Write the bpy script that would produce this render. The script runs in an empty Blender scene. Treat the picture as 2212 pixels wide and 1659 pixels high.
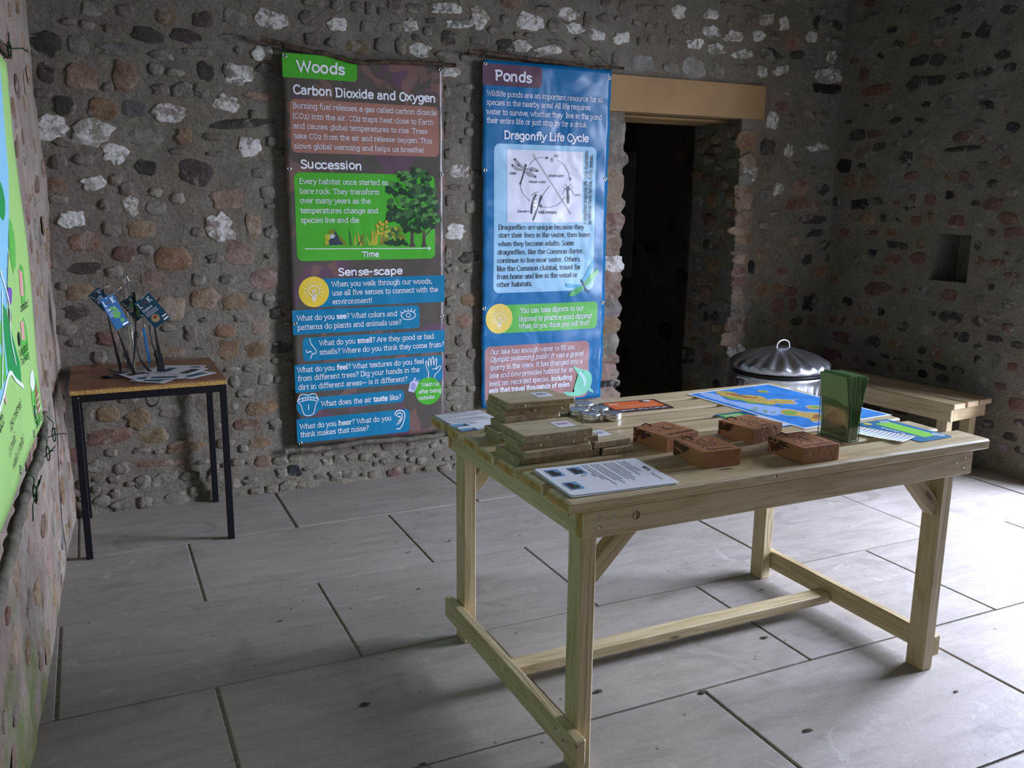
import bpy, bmesh, math, random
import numpy as np
from mathutils import Vector, Matrix, geometry
R_ = math.radians
C = bpy.context.scene.collection
sc = bpy.context.scene

# ---------------------------------------------------------------- camera
cam_d = bpy.data.cameras.new('camera'); cam = bpy.data.objects.new('camera', cam_d); C.objects.link(cam)
sc.camera = cam
cam_d.sensor_fit = 'HORIZONTAL'; cam_d.sensor_width = 36.0; cam_d.lens = 36.0*1923.0/2212.0
cam_d.clip_start = .01; cam_d.clip_end = 200
_yaw, _pit, _rol = R_(25.3383), R_(-11.8011), R_(0.6104)
_F = Vector((math.sin(_yaw)*math.cos(_pit), math.cos(_yaw)*math.cos(_pit), math.sin(_pit)))
_R = Vector((math.cos(_yaw), -math.sin(_yaw), 0)); _U = _R.cross(_F)
_R, _U = _R*math.cos(_rol)+_U*math.sin(_rol), -_R*math.sin(_rol)+_U*math.cos(_rol)
_m = Matrix((_R, _U, -_F)).transposed().to_4x4(); _m.translation = Vector((0, 0, 1.4371))
cam.matrix_world = _m

# ---------------------------------------------------------------- world, daylight, exposure
W = bpy.data.worlds.new('World'); sc.world = W; W.use_nodes = True
_nt = W.node_tree; _nt.nodes.clear()
_o = _nt.nodes.new('ShaderNodeOutputWorld'); _b = _nt.nodes.new('ShaderNodeBackground')
_tc = _nt.nodes.new('ShaderNodeTexCoord'); _sx = _nt.nodes.new('ShaderNodeSeparateXYZ'); _cr = _nt.nodes.new('ShaderNodeValToRGB')
_nt.links.new(_tc.outputs['Generated'], _sx.inputs[0]); _nt.links.new(_sx.outputs['Z'], _cr.inputs[0])
_cr.color_ramp.elements[0].position = 0.0; _cr.color_ramp.elements[0].color = (.76, .81, 1, 1)
_cr.color_ramp.elements[1].position = 0.8; _cr.color_ramp.elements[1].color = (.64, .73, 1, 1)
_nt.links.new(_cr.outputs[0], _b.inputs[0]); _b.inputs[1].default_value = 32.0
_nt.links.new(_b.outputs[0], _o.inputs[0])
DOOR_Y0, DOOR_Y1, DOOR_Z = 1.32, 2.68, 2.45

def portal(name, loc, rot, sx, sy):
    d = bpy.data.lights.new(name, 'AREA'); d.shape = 'RECTANGLE'; d.size = sx; d.size_y = sy
    d.cycles.is_portal = True
    o = bpy.data.objects.new(name, d); C.objects.link(o); o.location = loc; o.rotation_euler = rot
portal('daylight_doorway', (4.28+.075*(4.33-1.8)+.52, (DOOR_Y0+DOOR_Y1)/2, DOOR_Z/2), (0, R_(90), 0), DOOR_Z+.1, DOOR_Y1-DOOR_Y0+.1)
FILL_WIN = (0.40, 0.70, 1.2, 1.5)   # x0 x1 z0 z1 of an unseen opening added behind the camera for fill
portal('added_fill_window', ((FILL_WIN[0]+FILL_WIN[1])/2, -2.45, (FILL_WIN[2]+FILL_WIN[3])/2), (R_(-90), 0, 0), FILL_WIN[1]-FILL_WIN[0]+.05, FILL_WIN[3]-FILL_WIN[2]+.05)
sc.view_settings.view_transform = 'Standard'; sc.view_settings.look = 'None'
sc.view_settings.gamma = 1; sc.view_settings.use_curve_mapping = False
sc.view_settings.exposure = 0.87
sc.cycles.use_denoising = True
sc.cycles.max_bounces = 8; sc.cycles.diffuse_bounces = 6

# ---------------------------------------------------------------- node helpers
def new_mat(name, rough=.8, spec=.3, col=(.5, .5, .5)):
    m = bpy.data.materials.new(name); m.use_nodes = True; nt = m.node_tree
    b = nt.nodes['Principled BSDF']; b.inputs['Roughness'].default_value = rough
    b.inputs['Specular IOR Level'].default_value = spec; b.inputs['Base Color'].default_value = (*col, 1)
    return m, nt, b
def nn(nt, typ, ins=None, **kw):
    n = nt.nodes.new('ShaderNode'+typ)
    for k, v in kw.items(): setattr(n, k, v)
    for k, v in (ins or {}).items():
        if isinstance(v, bpy.types.NodeSocket): nt.links.new(v, n.inputs[k])
        else: n.inputs[k].default_value = v
    return n
def noise(nt, vec, scale, detail=4, rough=.6, dist=0):
    n = nn(nt, 'TexNoise', {'Scale': scale, 'Detail': detail, 'Roughness': rough, 'Distortion': dist})
    if vec is not None: nt.links.new(vec, n.inputs['Vector'])
    return n.outputs[0]
def ramp(nt, fac, stops):
    n = nt.nodes.new('ShaderNodeValToRGB'); nt.links.new(fac, n.inputs[0]); e = n.color_ramp.elements
    while len(e) < len(stops): e.new(.5)
    for i, (p, c) in enumerate(stops):
        e[i].position = p; e[i].color = (c, c, c, 1) if isinstance(c, (int, float)) else (*c, 1)
    return n.outputs[0]
def mix(nt, fac, a, b, mode='MIX'):
    n = nt.nodes.new('ShaderNodeMix'); n.data_type = 'RGBA'; n.blend_type = mode
    for s, v in ((n.inputs[0], fac), (n.inputs[6], a), (n.inputs[7], b)):
        if isinstance(v, bpy.types.NodeSocket): nt.links.new(v, s)
        elif isinstance(v, (int, float)): s.default_value = v
        else: s.default_value = (*v, 1)
    return n.outputs[2]
def math_(nt, op, a, b=0.0):
    n = nt.nodes.new('ShaderNodeMath'); n.operation = op
    for s, v in ((n.inputs[0], a), (n.inputs[1], b)):
        if isinstance(v, bpy.types.NodeSocket): nt.links.new(v, s)
        else: s.default_value = v
    return n.outputs[0]
def bump(nt, b, h, strength=.5, dist=.01):
    n = nn(nt, 'Bump', {'Strength': strength, 'Distance': dist, 'Height': h})
    nt.links.new(n.outputs[0], b.inputs['Normal'])
def link(nt, a, b): nt.links.new(a, b)
def posn(nt): return nt.nodes.new('ShaderNodeNewGeometry').outputs['Position']
def srgb(r, g, b):
    f = lambda c: ((c/255+.055)/1.055)**2.4 if c > 10 else c/255/12.92
    return (f(r), f(g), f(b))

# ---------------------------------------------------------------- materials
def mat_mortar():
    m, nt, b = new_mat('lime_mortar', .95, .15)
    p = posn(nt)
    big = noise(nt, p, 1.6, 5, .6); mid = noise(nt, p, 9, 6, .7); fine = noise(nt, p, 70, 5, .75)
    c = mix(nt, ramp(nt, big, [(.35, 0), (.65, 1)]), (.235, .198, .150), (.285, .256, .212))
    c = mix(nt, ramp(nt, mid, [(.38, 0), (.62, 1)]), mix(nt, .45, c, (.12, .098, .075)), c)
    c = mix(nt, ramp(nt, fine, [(.3, .55), (.7, 0)]), c, (.06, .05, .04))
    pit = nn(nt, 'TexVoronoi', {'Scale': 55.0, 'Vector': p}); pm = ramp(nt, pit.outputs['Distance'], [(.06, 1), (.16, 0)])
    c = mix(nt, math_(nt, 'MULTIPLY', pm, .35), c, (.42, .39, .34))
    # newer grey pointing above and beside the doorway
    link(nt, c, b.inputs['Base Color'])
    h = math_(nt, 'ADD', math_(nt, 'MULTIPLY', mid, 1.2), math_(nt, 'ADD', math_(nt, 'MULTIPLY', fine, .55), math_(nt, 'MULTIPLY', noise(nt, p, 25, 5, .7), .8)))
    bump(nt, b, h, .65, .018)
    return m
def mat_mortar_left():
    m, nt, b = new_mat('mossy_mortar', .95, .15)
    p = posn(nt); z = nn(nt, 'SeparateXYZ', {0: p})
    mid = noise(nt, p, 9, 6, .7); fine = noise(nt, p, 60, 5, .75)
    c = mix(nt, ramp(nt, noise(nt, p, 2.5, 5, .6), [(.35, 0), (.65, 1)]), (.33, .265, .22), (.43, .375, .32))
    c = mix(nt, ramp(nt, mid, [(.3, .6), (.6, 0)]), c, (.13, .10, .08))
    c = mix(nt, ramp(nt, fine, [(.3, .4), (.65, 0)]), c, (.08, .06, .05))
    # green algae low down and towards the near end
    a = math_(nt, 'ADD', math_(nt, 'MULTIPLY', z.outputs[2], -.45), math_(nt, 'MULTIPLY', z.outputs[1], -.14))
    a = math_(nt, 'ADD', a, math_(nt, 'MULTIPLY', noise(nt, p, 5, 4, .6), 1.0))
    c = mix(nt, math_(nt, 'MULTIPLY', ramp(nt, a, [(-.05, 0), (.18, 1)]), .8), c, (.11, .15, .035))
    link(nt, c, b.inputs['Base Color'])
    bump(nt, b, math_(nt, 'ADD', mid, math_(nt, 'MULTIPLY', fine, .5)), .8, .02)
    return m
def mat_stone():
    m, nt, b = new_mat('rubble_stone', .8, .3)
    p = posn(nt); oi = nt.nodes.new('ShaderNodeObjectInfo')
    n1 = noise(nt, p, 14, 6, .7, .3); n2 = noise(nt, p, 60, 5, .7)
    c = mix(nt, ramp(nt, n1, [(.35, 1), (.65, 0)]), oi.outputs['Color'], mix(nt, 1.0, oi.outputs['Color'], (.45, .42, .40), 'MULTIPLY'))
    c = mix(nt, ramp(nt, n2, [(.35, .35), (.6, 0)]), c, mix(nt, 1.0, oi.outputs['Color'], (.3, .28, .26), 'MULTIPLY'))
    # remains of limewash on some stones; the amount is the object colour's alpha
    w = ramp(nt, math_(nt, 'ADD', noise(nt, p, 22, 6, .75, .5), math_(nt, 'SUBTRACT', oi.outputs['Alpha'], 1.0)), [(.38, 0), (.46, 1)])
    c = mix(nt, w, c, mix(nt, ramp(nt, n2, [(.3, 1), (.55, 0)]), (.66, .66, .63), (.40, .38, .35)))
    sm = ramp(nt, noise(nt, p, 8, 6, .75, .6), [(.52, 0), (.62, .85)])
    c = mix(nt, sm, c, (.27, .24, .20))
    link(nt, c, b.inputs['Base Color'])
    bump(nt, b, math_(nt, 'ADD', math_(nt, 'MULTIPLY', n1, 1.0), math_(nt, 'MULTIPLY', n2, .4)), .7, .018)
    return m
def mat_flag():
    m, nt, b = new_mat('flagstone', .55, .45)
    p = posn(nt); oi = nt.nodes.new('ShaderNodeObjectInfo')
    big = noise(nt, p, 1.7, 5, .6, .4)
    mp = nn(nt, 'Mapping', {0: p}); mp.inputs['Scale'].default_value = (2.2, 11, 1)
    lay = noise(nt, mp.outputs[0], 1.6, 6, .65, .3); fine = noise(nt, p, 90, 4, .7); mid = noise(nt, p, 26, 6, .75)
    c = mix(nt, ramp(nt, big, [(.35, 0), (.65, 1)]), (.288, .254, .222), (.352, .319, .288))
    c = mix(nt, math_(nt, 'MULTIPLY', oi.outputs['Random'], .5), c, (.32, .285, .24))
    c = mix(nt, ramp(nt, lay, [(.38, .38), (.56, 0)]), c, (.19, .165, .135))
    c = mix(nt, ramp(nt, mid, [(.56, 0), (.70, .5)]), c, (.40, .375, .34))
    c = mix(nt, ramp(nt, fine, [(.28, .45), (.42, 0)]), c, (.13, .11, .09))
    st = ramp(nt, noise(nt, p, 3.2, 3, .5, .8), [(.62, 0), (.72, .38)])
    c = mix(nt, st, c, (.16, .14, .12))
    c = mix(nt, ramp(nt, noise(nt, p, 2.1, 4, .6, 1.2), [(.60, 0), (.66, .45)]), c, (.175, .15, .13))
    c = mix(nt, ramp(nt, noise(nt, p, 4.3, 4, .7, 1.5), [(.63, 0), (.68, .4)]), c, (.46, .44, .40))
    v = nn(nt, 'TexVoronoi', {'Scale': 9.0, 'Vector': p}); sp = ramp(nt, v.outputs['Distance'], [(.035, .8), (.06, 0)])
    c = mix(nt, sp, c, (.07, .055, .045))
    link(nt, c, b.inputs['Base Color'])
    link(nt, ramp(nt, mid, [(.3, .50), (.7, .74)]), b.inputs['Roughness'])
    bump(nt, b, math_(nt, 'ADD', lay, math_(nt, 'ADD', math_(nt, 'MULTIPLY', mid, .35), math_(nt, 'MULTIPLY', fine, .12))), .35, .006)
    return m
def mat_simple(name, col, rough=.7, spec=.3, metal=0, bscale=0, bstr=.2, bdist=.002, var=.0, vscale=20):
    m, nt, b = new_mat(name, rough, spec, col); b.inputs['Metallic'].default_value = metal
    if var:
        tc = nt.nodes.new('ShaderNodeTexCoord').outputs['Object']
        c = mix(nt, ramp(nt, noise(nt, tc, vscale, 4), [(.35, 0), (.65, 1)]), tuple(x*(1-var) for x in col), tuple(min(1, x*(1+var)) for x in col))
        link(nt, c, b.inputs['Base Color'])
    if bscale:
        tc = nt.nodes.new('ShaderNodeTexCoord').outputs['Object']
        bump(nt, b, noise(nt, tc, bscale, 4), bstr, bdist)
    return m
def mat_wood(name, light, dark, knot, gs=1.0, rough=.42, wash=None):
    """softwood with the grain along the piece's own X axis"""
    m, nt, b = new_mat(name, rough, .5)
    tc = nt.nodes.new('ShaderNodeTexCoord').outputs['Object']; oi = nt.nodes.new('ShaderNodeObjectInfo')
    off = nn(nt, 'CombineXYZ', {0: math_(nt, 'MULTIPLY', oi.outputs['Random'], 37.0), 1: math_(nt, 'MULTIPLY', oi.outputs['Random'], 3.1), 2: math_(nt, 'MULTIPLY', oi.outputs['Random'], 7.7)})
    v = nn(nt, 'VectorMath', {0: tc, 1: off.outputs[0]}, operation='ADD').outputs[0]
    # knots bend the grain
    mk = nn(nt, 'Mapping', {0: v}); mk.inputs['Scale'].default_value = (2.6*gs, 9*gs, 9*gs)
    vo = nn(nt, 'TexVoronoi', {'Scale': 1.0, 'Vector': mk.outputs[0], 'Randomness': 1.0})
    kd = vo.outputs['Distance']
    mp = nn(nt, 'Mapping', {0: v}); mp.inputs['Scale'].default_value = (1.1*gs, 17*gs, 17*gs)
    base = noise(nt, mp.outputs[0], 1.0, 3, .5)
    rings = math_(nt, 'ADD', math_(nt, 'MULTIPLY', base, 14.0), math_(nt, 'MULTIPLY', ramp(nt, kd, [(.0, 1), (.35, 0)]), 3.0))
    s = math_(nt, 'SINE', math_(nt, 'MULTIPLY', rings, 3.1)); s = math_(nt, 'ADD', math_(nt, 'MULTIPLY', s, .5), .5)
    c = mix(nt, math_(nt, 'MULTIPLY', math_(nt, 'POWER', s, 2.2), .75), light, dark)
    mf = nn(nt, 'Mapping', {0: v}); mf.inputs['Scale'].default_value = (4, 120, 120)
    c = mix(nt, ramp(nt, noise(nt, mf.outputs[0], 1, 3, .7), [(.35, .35), (.6, 0)]), c, dark)
    c = mix(nt, ramp(nt, noise(nt, v, 2.5, 3), [(.4, 0), (.7, .35)]), c, tuple(x*1.15 for x in light))
    c = mix(nt, ramp(nt, kd, [(.045, .9), (.085, 0)]), c, knot)
    link(nt, c, b.inputs['Base Color'])
    bump(nt, b, math_(nt, 'ADD', s, noise(nt, mf.outputs[0], 1, 3, .7)), .25, .0015)
    return m
M = {}
M['mortar'] = mat_mortar(); M['mortar_l'] = mat_mortar_left(); M['stone'] = mat_stone(); M['flag'] = mat_flag()
M['joint'] = mat_simple('sandy_joint', (.27, .24, .20), .95, .1, bscale=150, bstr=.8, bdist=.006, var=.25, vscale=60)
M['sand'] = mat_simple('sandstone_lintel', (.33, .21, .105), .85, .2, bscale=90, bstr=.35, bdist=.003, var=.08, vscale=5)
M['pine'] = mat_wood('treated_pine', (.54, .445, .27), (.36, .27, .12), (.10, .055, .02))
M['pine_end'] = mat_simple('sawn_end_grain', (.42, .245, .09), .8, .2, bscale=120, bstr=.4, bdist=.002, var=.25, vscale=35)
M['bench_end'] = mat_simple('pale_end_grain', (.42, .30, .19), .8, .2, bscale=120, bstr=.4, bdist=.002, var=.15, vscale=35)
M['pine_bench'] = mat_wood('bench_pine', (.43, .35, .21), (.28, .20, .10), (.09, .05, .02))
M['offcut'] = mat_wood('rough_offcut', (.47, .395, .24), (.28, .21, .11), (.10, .07, .04), 1.2, .8)
M['offcut_end'] = mat_simple('rough_offcut_edge', (.30, .225, .13), .9, .15, bscale=90, bstr=.6, bdist=.003, var=.28, vscale=40)
M['iroko'] = mat_wood('reddish_hardwood', (.37, .165, .07), (.28, .115, .046), (.05, .02, .01), .8, .45)
M['laminate'] = mat_simple('worn_teak_laminate', (.20, .088, .042), .35, .5, bscale=60, bstr=.1, var=.35, vscale=9)
M['chip'] = mat_simple('chipboard_edge', (.42, .26, .08), .9, .2, bscale=220, bstr=.8, bdist=.003, var=.4, vscale=120)
M['black_steel'] = mat_simple('black_painted_steel', (.006, .006, .009), .5, .2, bscale=80, bstr=.1)
M['galv'] = mat_simple('galvanised_steel', (.62, .65, .69), .38, .5, 1, bscale=18, bstr=.15, bdist=.004, var=.2, vscale=16)
M['tin'] = mat_simple('aluminium_tin', (.66, .67, .69), .36, .5, 1)
M['tin_dark'] = mat_simple('dark_slot', (.03, .035, .04), .6)
M['screw'] = mat_simple('zinc_screw', (.22, .22, .18), .4, .5, .8)
M['eyelet'] = mat_simple('steel_eyelet', (.75, .76, .78), .25, .5, 1)
M['black'] = mat_simple('black_cord', (.008, .008, .01), .7)
M['strap'] = mat_simple('black_webbing', (.012, .012, .016), .75, bscale=300, bstr=.3)
M['twig'] = mat_simple('bark_branch', (.075, .052, .037), .9, .15, bscale=70, bstr=.9, bdist=.004, var=.45, vscale=30)
M['twig_g'] = mat_simple('grey_bark_branch', (.12, .11, .085), .9, .15, bscale=50, bstr=.7, bdist=.004, var=.4, vscale=20)
M['twine'] = mat_simple('green_garden_twine', (.02, .055, .025), .85)
M['void'] = mat_simple('dark_plaster', (.16, .145, .125), .95)
M['paper'] = mat_simple('white_paper', (.78, .80, .84), .6, .3)
M['lamin'] = mat_simple('laminated_sheet', (.62, .65, .69), .25, .5, bscale=14, bstr=.25, bdist=.006)
M['white'] = mat_simple('white_print', (.80, .82, .86), .5)
M['ink'] = mat_simple('dark_print', (.03, .03, .04), .6)
M['rubber'] = mat_simple('black_rubber_seal', (.008, .008, .01), .5)

def glass_mat(name, col=(.9, .97, .95), rough=.03):
    m, nt, b = new_mat(name, rough, .5, col); b.inputs['Transmission Weight'].default_value = 1.0; b.inputs['IOR'].default_value = 1.49
    return m
M['acrylic'] = glass_mat('clear_acrylic')
def vinyl(name, col, strength=.35, rough=.34, camo=None, dist=.006):
    """banner vinyl: creases run through every printed area alike"""
    m, nt, b = new_mat(name, rough, .5, col)
    tc = nt.nodes.new('ShaderNodeTexCoord').outputs['Object']
    if camo:
        n = noise(nt, tc, 3.4, 3, .5, .6); n2 = noise(nt, tc, 7, 2, .5, 1.0)
        c = mix(nt, ramp(nt, n, [(.42, 0), (.44, 1)]), camo[0], camo[1])
        c = mix(nt, ramp(nt, n2, [(.58, 0), (.60, 1)]), c, camo[2])
        link(nt, c, b.inputs['Base Color'])
    a = noise(nt, tc, 4.5, 2, .5, .4)
    w = nn(nt, 'TexWave', {'Vector': tc, 'Scale': 1.2, 'Distortion': 9.0, 'Detail': 2.0, 'Detail Scale': 1.3}, bands_direction='Z').outputs[0]
    bump(nt, b, math_(nt, 'ADD', a, math_(nt, 'MULTIPLY', w, .3)), strength, dist*6)
    return m

# ---------------------------------------------------------------- object helpers
def tag(o, label=None, cat=None, group=None, kind=None):
    if label: o['label'] = label
    if cat: o['category'] = cat
    if group: o['group'] = group
    if kind: o['kind'] = kind
    return o
def wm(o):
    m = o.matrix_basis.copy()
    if o.parent: m = wm(o.parent) @ o.matrix_parent_inverse @ m
    return m
def hang(o, parent):
    if parent is not None:
        o.parent = parent; o.matrix_parent_inverse = wm(parent).inverted()
    return o
def empty(name, loc, label, cat, group=None):
    o = bpy.data.objects.new(name, None); C.objects.link(o); o.location = loc; o.empty_display_size = .05
    return tag(o, label, cat, group)
def mesh_obj(name, V, Fc, mats, parent=None, smooth=False, loc=(0, 0, 0), fm=None, kind=None):
    me = bpy.data.meshes.new(name); loc = Vector(loc)
    me.from_pydata([tuple(Vector(v)-loc) for v in V], [], Fc)
    for m in (mats if isinstance(mats, (list, tuple)) else [mats]): me.materials.append(m)
    if fm: me.polygons.foreach_set('material_index', fm)
    if smooth: me.polygons.foreach_set('use_smooth', [True]*len(me.polygons))
    me.update(); o = bpy.data.objects.new(name, me); C.objects.link(o); o.location = loc
    if kind: o['kind'] = kind
    return hang(o, parent)
def bm_obj(name, bm, mats, parent=None, smooth=False, matrix=None, kind=None):
    me = bpy.data.meshes.new(name); bm.to_mesh(me); bm.free()
    for m in (mats if isinstance(mats, (list, tuple)) else [mats]): me.materials.append(m)
    if smooth: me.polygons.foreach_set('use_smooth', [True]*len(me.polygons))
    o = bpy.data.objects.new(name, me); C.objects.link(o)
    if matrix is not None: o.matrix_basis = matrix
    if kind: o['kind'] = kind
    return hang(o, parent)
def box_bm(lx, ly, lz, bev=.002, end_mat=False, rough=0, seed=0, seg=1):
    bm = bmesh.new(); bmesh.ops.create_cube(bm, size=1)
    for v in bm.verts: v.co = Vector((v.co.x*lx, v.co.y*ly, v.co.z*lz))
    if bev: bmesh.ops.bevel(bm, geom=bm.edges[:], offset=bev, segments=seg, affect='EDGES', profile=.7)
    if end_mat:
        for f in bm.faces:
            if abs(f.normal.x) > .9: f.material_index = 1
    if rough:
        rr = random.Random(seed)
        for v in bm.verts: v.co += Vector((rr.uniform(-1, 1), rr.uniform(-1, 1), rr.uniform(-.3, .3)))*rough
    return bm
def beam(name, parent, p0, p1, w, h, mats, up=(0, 0, 1), bev=.003):
    """timber from p0 to p1: length = own X, height h along up, width w"""
    p0, p1 = Vector(p0), Vector(p1); X = (p1-p0); L = X.length; X.normalize()
    Z = Vector(up); Z = (Z-X*Z.dot(X)).normalized(); Y = Z.cross(X)
    m = Matrix((X, Y, Z)).transposed().to_4x4(); m.translation = (p0+p1)/2
    return bm_obj(name, box_bm(L, w, h, bev, len(mats) > 1 if isinstance(mats, list) else False), mats, parent, False, m)
def tube(name, pts, r, mat, parent=None, sides=8, closed=False, kind=None, radii=None, flat=None):
    pts = [Vector(p) for p in pts]; V = []; Fc = []; n = len(pts)
    ref = Vector((0, 0, 1))
    for i, p in enumerate(pts):
        a = pts[(i-1) % n] if closed or i > 0 else pts[i]; b = pts[(i+1) % n] if closed or i < n-1 else pts[i]
        t = (b-a).normalized() if (b-a).length > 1e-9 else Vector((1, 0, 0))
        u = t.cross(ref)
        if u.length < .2: u = t.cross(Vector((0, 1, 0)))
        u.normalize(); w = u.cross(t); rr = radii[i] if radii else r
        for k in range(sides):
            an = 2*math.pi*k/sides
            V.append(p+u*math.cos(an)*rr*(flat or 1)+w*math.sin(an)*rr)
    for i in range(n if closed else n-1):
        j = (i+1) % n
        for k in range(sides):
            k2 = (k+1) % sides; Fc.append((i*sides+k, i*sides+k2, j*sides+k2, j*sides+k))
    if not closed:
        Fc.append(tuple(range(sides))); Fc.append(tuple(reversed(range((n-1)*sides, n*sides))))
    return mesh_obj(name, V, Fc, mat, parent, True, pts[0], kind=kind)
def catmull(P, sub=4, closed=False):
    P = [Vector(p) for p in P]; out = []; n = len(P)
    if n < 3: return P
    for i in range(n if closed else n-1):
        p0 = P[(i-1) % n] if closed or i > 0 else P[0]*2-P[1]
        p1 = P[i]; p2 = P[(i+1) % n]
        p3 = P[(i+2) % n] if closed or i < n-2 else P[-1]*2-P[-2]
        for s in range(sub):
            t = s/sub
            out.append(.5*((2*p1)+(-p0+p2)*t+(2*p0-5*p1+4*p2-p3)*t*t+(-p0+3*p1-3*p2+p3)*t**3))
    if not closed: out.append(P[-1])
    return out
def lathe(name, prof, mat, parent, centre, seg=32, rfun=None, smooth=True):
    V = []; Fc = []; cx, cy = centre; n = len(prof)
    for k in range(seg):
        a = 2*math.pi*k/seg
        for i, (r, z) in enumerate(prof):
            rr, zz = (r, z) if rfun is None else rfun(i, r, z, a)
            V.append((cx+rr*math.cos(a), cy+rr*math.sin(a), zz))
    for k in range(seg):
        k2 = (k+1) % seg
        for i in range(n-1): Fc.append((k*n+i, k2*n+i, k2*n+i+1, k*n+i+1))
    return mesh_obj(name, V, Fc, mat, parent, smooth, (cx, cy, prof[0][1]))
_perm = np.random.RandomState(7).rand(64, 64)
def vnoise(x, y, oct=4, s=1.0):
    """numpy value noise, 0..1"""
    tot = 0; amp = 1; out = 0
    for o in range(oct):
        X = x*s*(2**o)+o*13.7; Y = y*s*(2**o)+o*7.3
        xi = np.floor(X).astype(int); yi = np.floor(Y).astype(int); fx = X-xi; fy = Y-yi
        fx = fx*fx*(3-2*fx); fy = fy*fy*(3-2*fy); g = lambda a, b: _perm[a % 64, b % 64]
        v = (g(xi, yi)*(1-fx)+g(xi+1, yi)*fx)*(1-fy)+(g(xi, yi+1)*(1-fx)+g(xi+1, yi+1)*fx)*fy
        out = out+v*amp; tot += amp; amp *= .5
    return out/tot
def grid_wall(name, us, vs, fn, mat, holes=(), parent=None):
    """displaced wall face: fn(U,V)->Nx3 points; cells inside holes (u0,u1,v0,v1) are left open"""
    U, Vv = np.meshgrid(us, vs, indexing='ij'); P = fn(U.ravel(), Vv.ravel()); nv = len(vs); F_ = []
    for i in range(len(us)-1):
        uc = (us[i]+us[i+1])/2
        for j in range(nv-1):
            vc = (vs[j]+vs[j+1])/2
            if any(h[0] < uc < h[1] and h[2] < vc < h[3] for h in holes): continue
            F_.append((i*nv+j, (i+1)*nv+j, (i+1)*nv+j+1, i*nv+j+1))
    o = mesh_obj(name, [tuple(p) for p in P], F_, mat, parent, True)
    return o
def lines(a, b, step, extra=()):
    n = max(1, round((b-a)/step)); l = list(np.linspace(a, b, n+1))
    for e in extra:
        k = min(range(len(l)), key=lambda i: abs(l[i]-e)); l[k] = e
    return sorted(set(round(x, 5) for x in l))
# ================================================================ THE SETTING
YB = 4.33; CEIL = 2.85; YF = -2.0
RX = lambda y: 4.28+.075*(YB-y)      # right wall face
LX = lambda y: -.145-.044*(YB-y)     # left wall face
# floor bed and flagstones
bed = mesh_obj('floor', [(-.6, -2.2, -.0045), (5.0, -2.2, -.0045), (5.0, YB+.02, -.0045), (-.6, YB+.02, -.0045), (-.6, -2.2, -.1), (5.0, -2.2, -.1), (5.0, YB+.02, -.1), (-.6, YB+.02, -.1)],
               [(0, 1, 2, 3), (7, 6, 5, 4), (0, 4, 5, 1), (1, 5, 6, 2), (2, 6, 7, 3), (3, 7, 4, 0)], M['joint']); tag(bed, kind='structure')
rows = [(3.772, 4.335, .74), (3.17, 3.772, .285), (2.555, 3.17, .69), (1.945, 2.555, .245), (1.34, 1.945, .69), (.73, 1.34, .245), (.12, .73, .69), (-.49, .12, .245), (-1.1, -.49, .69), (-2.1, -1.1, .245)]
rr = random.Random(3)
for (y0, y1, x0) in rows:
    xs = [x0+k*.872 for k in range(-2, 7)]
    for a, b in zip(xs, xs[1:]):
        a2, b2 = max(a, -.25), min(b, 4.62)
        if b2-a2 < .03: continue
        g0, g1 = rr.uniform(.004, .007), rr.uniform(.003, .0045)
        lx, ly = b2-a2-2*g0, y1-y0-2*g1
        bm = box_bm(lx, ly, .03, .003, seg=2)
        for v in bm.verts:
            v.co.x += rr.uniform(-.001, .001); v.co.y += rr.uniform(-.001, .001)
        bm_obj('slab', bm, M['flag'], bed, False, Matrix.Translation(((a2+b2)/2, (y0+y1)/2, -.015+rr.uniform(-.0015, .0015))))

def disp(U, V, amp, s=2.5, seed=0): return (vnoise(U+seed, V+seed*.7, 5, s)-.5)*amp
DX0, DX1, DZ = 2.715, 3.525, 1.905
def f_back(U, V):
    d = disp(U, V, .035); e = np.minimum(np.minimum(np.abs(U-DX0), np.abs(U-DX1))+(V > DZ)*9, np.abs(V-DZ)+((U < DX0) | (U > DX1))*9)
    d = d*np.clip(e/.05, .1, 1)+.0
    # the foot of the wall is rougher and bulges out
    d = d+np.clip((.16-V)/.16, 0, 1)*(.02+.03*vnoise(U, V, 4, 9))*((U < DX0) | (U > DX1))
    return np.stack([U, YB-d, V], 1)
wall_back = grid_wall('wall_back', lines(-.35, 4.45, .025, (DX0, DX1)), lines(-.025, CEIL, .025, (DZ,)), f_back, M['mortar'], [(DX0, DX1, -.1, DZ)])
tag(wall_back, kind='structure')
TH = .45
for X, s in ((DX1, 1), (DX0, -1)):
    grid_wall('door_reveal', lines(YB, YB+TH, .025), lines(0, DZ+.02, .025), lambda U, V, X=X, s=s: np.stack([X-s*disp(U, V, .03, 4, 5)*np.clip((U-YB)/.05, .1, 1), U, V], 1), M['mortar'], parent=wall_back)
soff = mesh_obj('door_soffit', [(DX0-.05, YB+.1, DZ), (DX1+.05, YB+.1, DZ), (DX1+.05, YB+TH, DZ), (DX0-.05, YB+TH, DZ), (DX0-.05, YB+.1, DZ+.15), (DX1+.05, YB+.1, DZ+.15), (DX1+.05, YB+TH, DZ+.15), (DX0-.05, YB+TH, DZ+.15)],
                [(0, 3, 2, 1), (4, 5, 6, 7), (0, 1, 5, 4), (2, 3, 7, 6)], M['sand'], wall_back)
# sandstone lintel
bm_obj('lintel', box_bm(1.09, .16, .19, .006, seg=2), M['sand'], wall_back, False, Matrix.Translation((3.125, YB+.058, 2.0)))
for k, (dy, dz) in enumerate(((.16, .002), (.27, .004), (.36, .001))):
    bm_obj('lintel_board', box_bm(.86, .09, .03, .003), M['sand'], wall_back, False, Matrix.Translation((3.12, YB+dy+.03, DZ+dz)))

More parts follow.
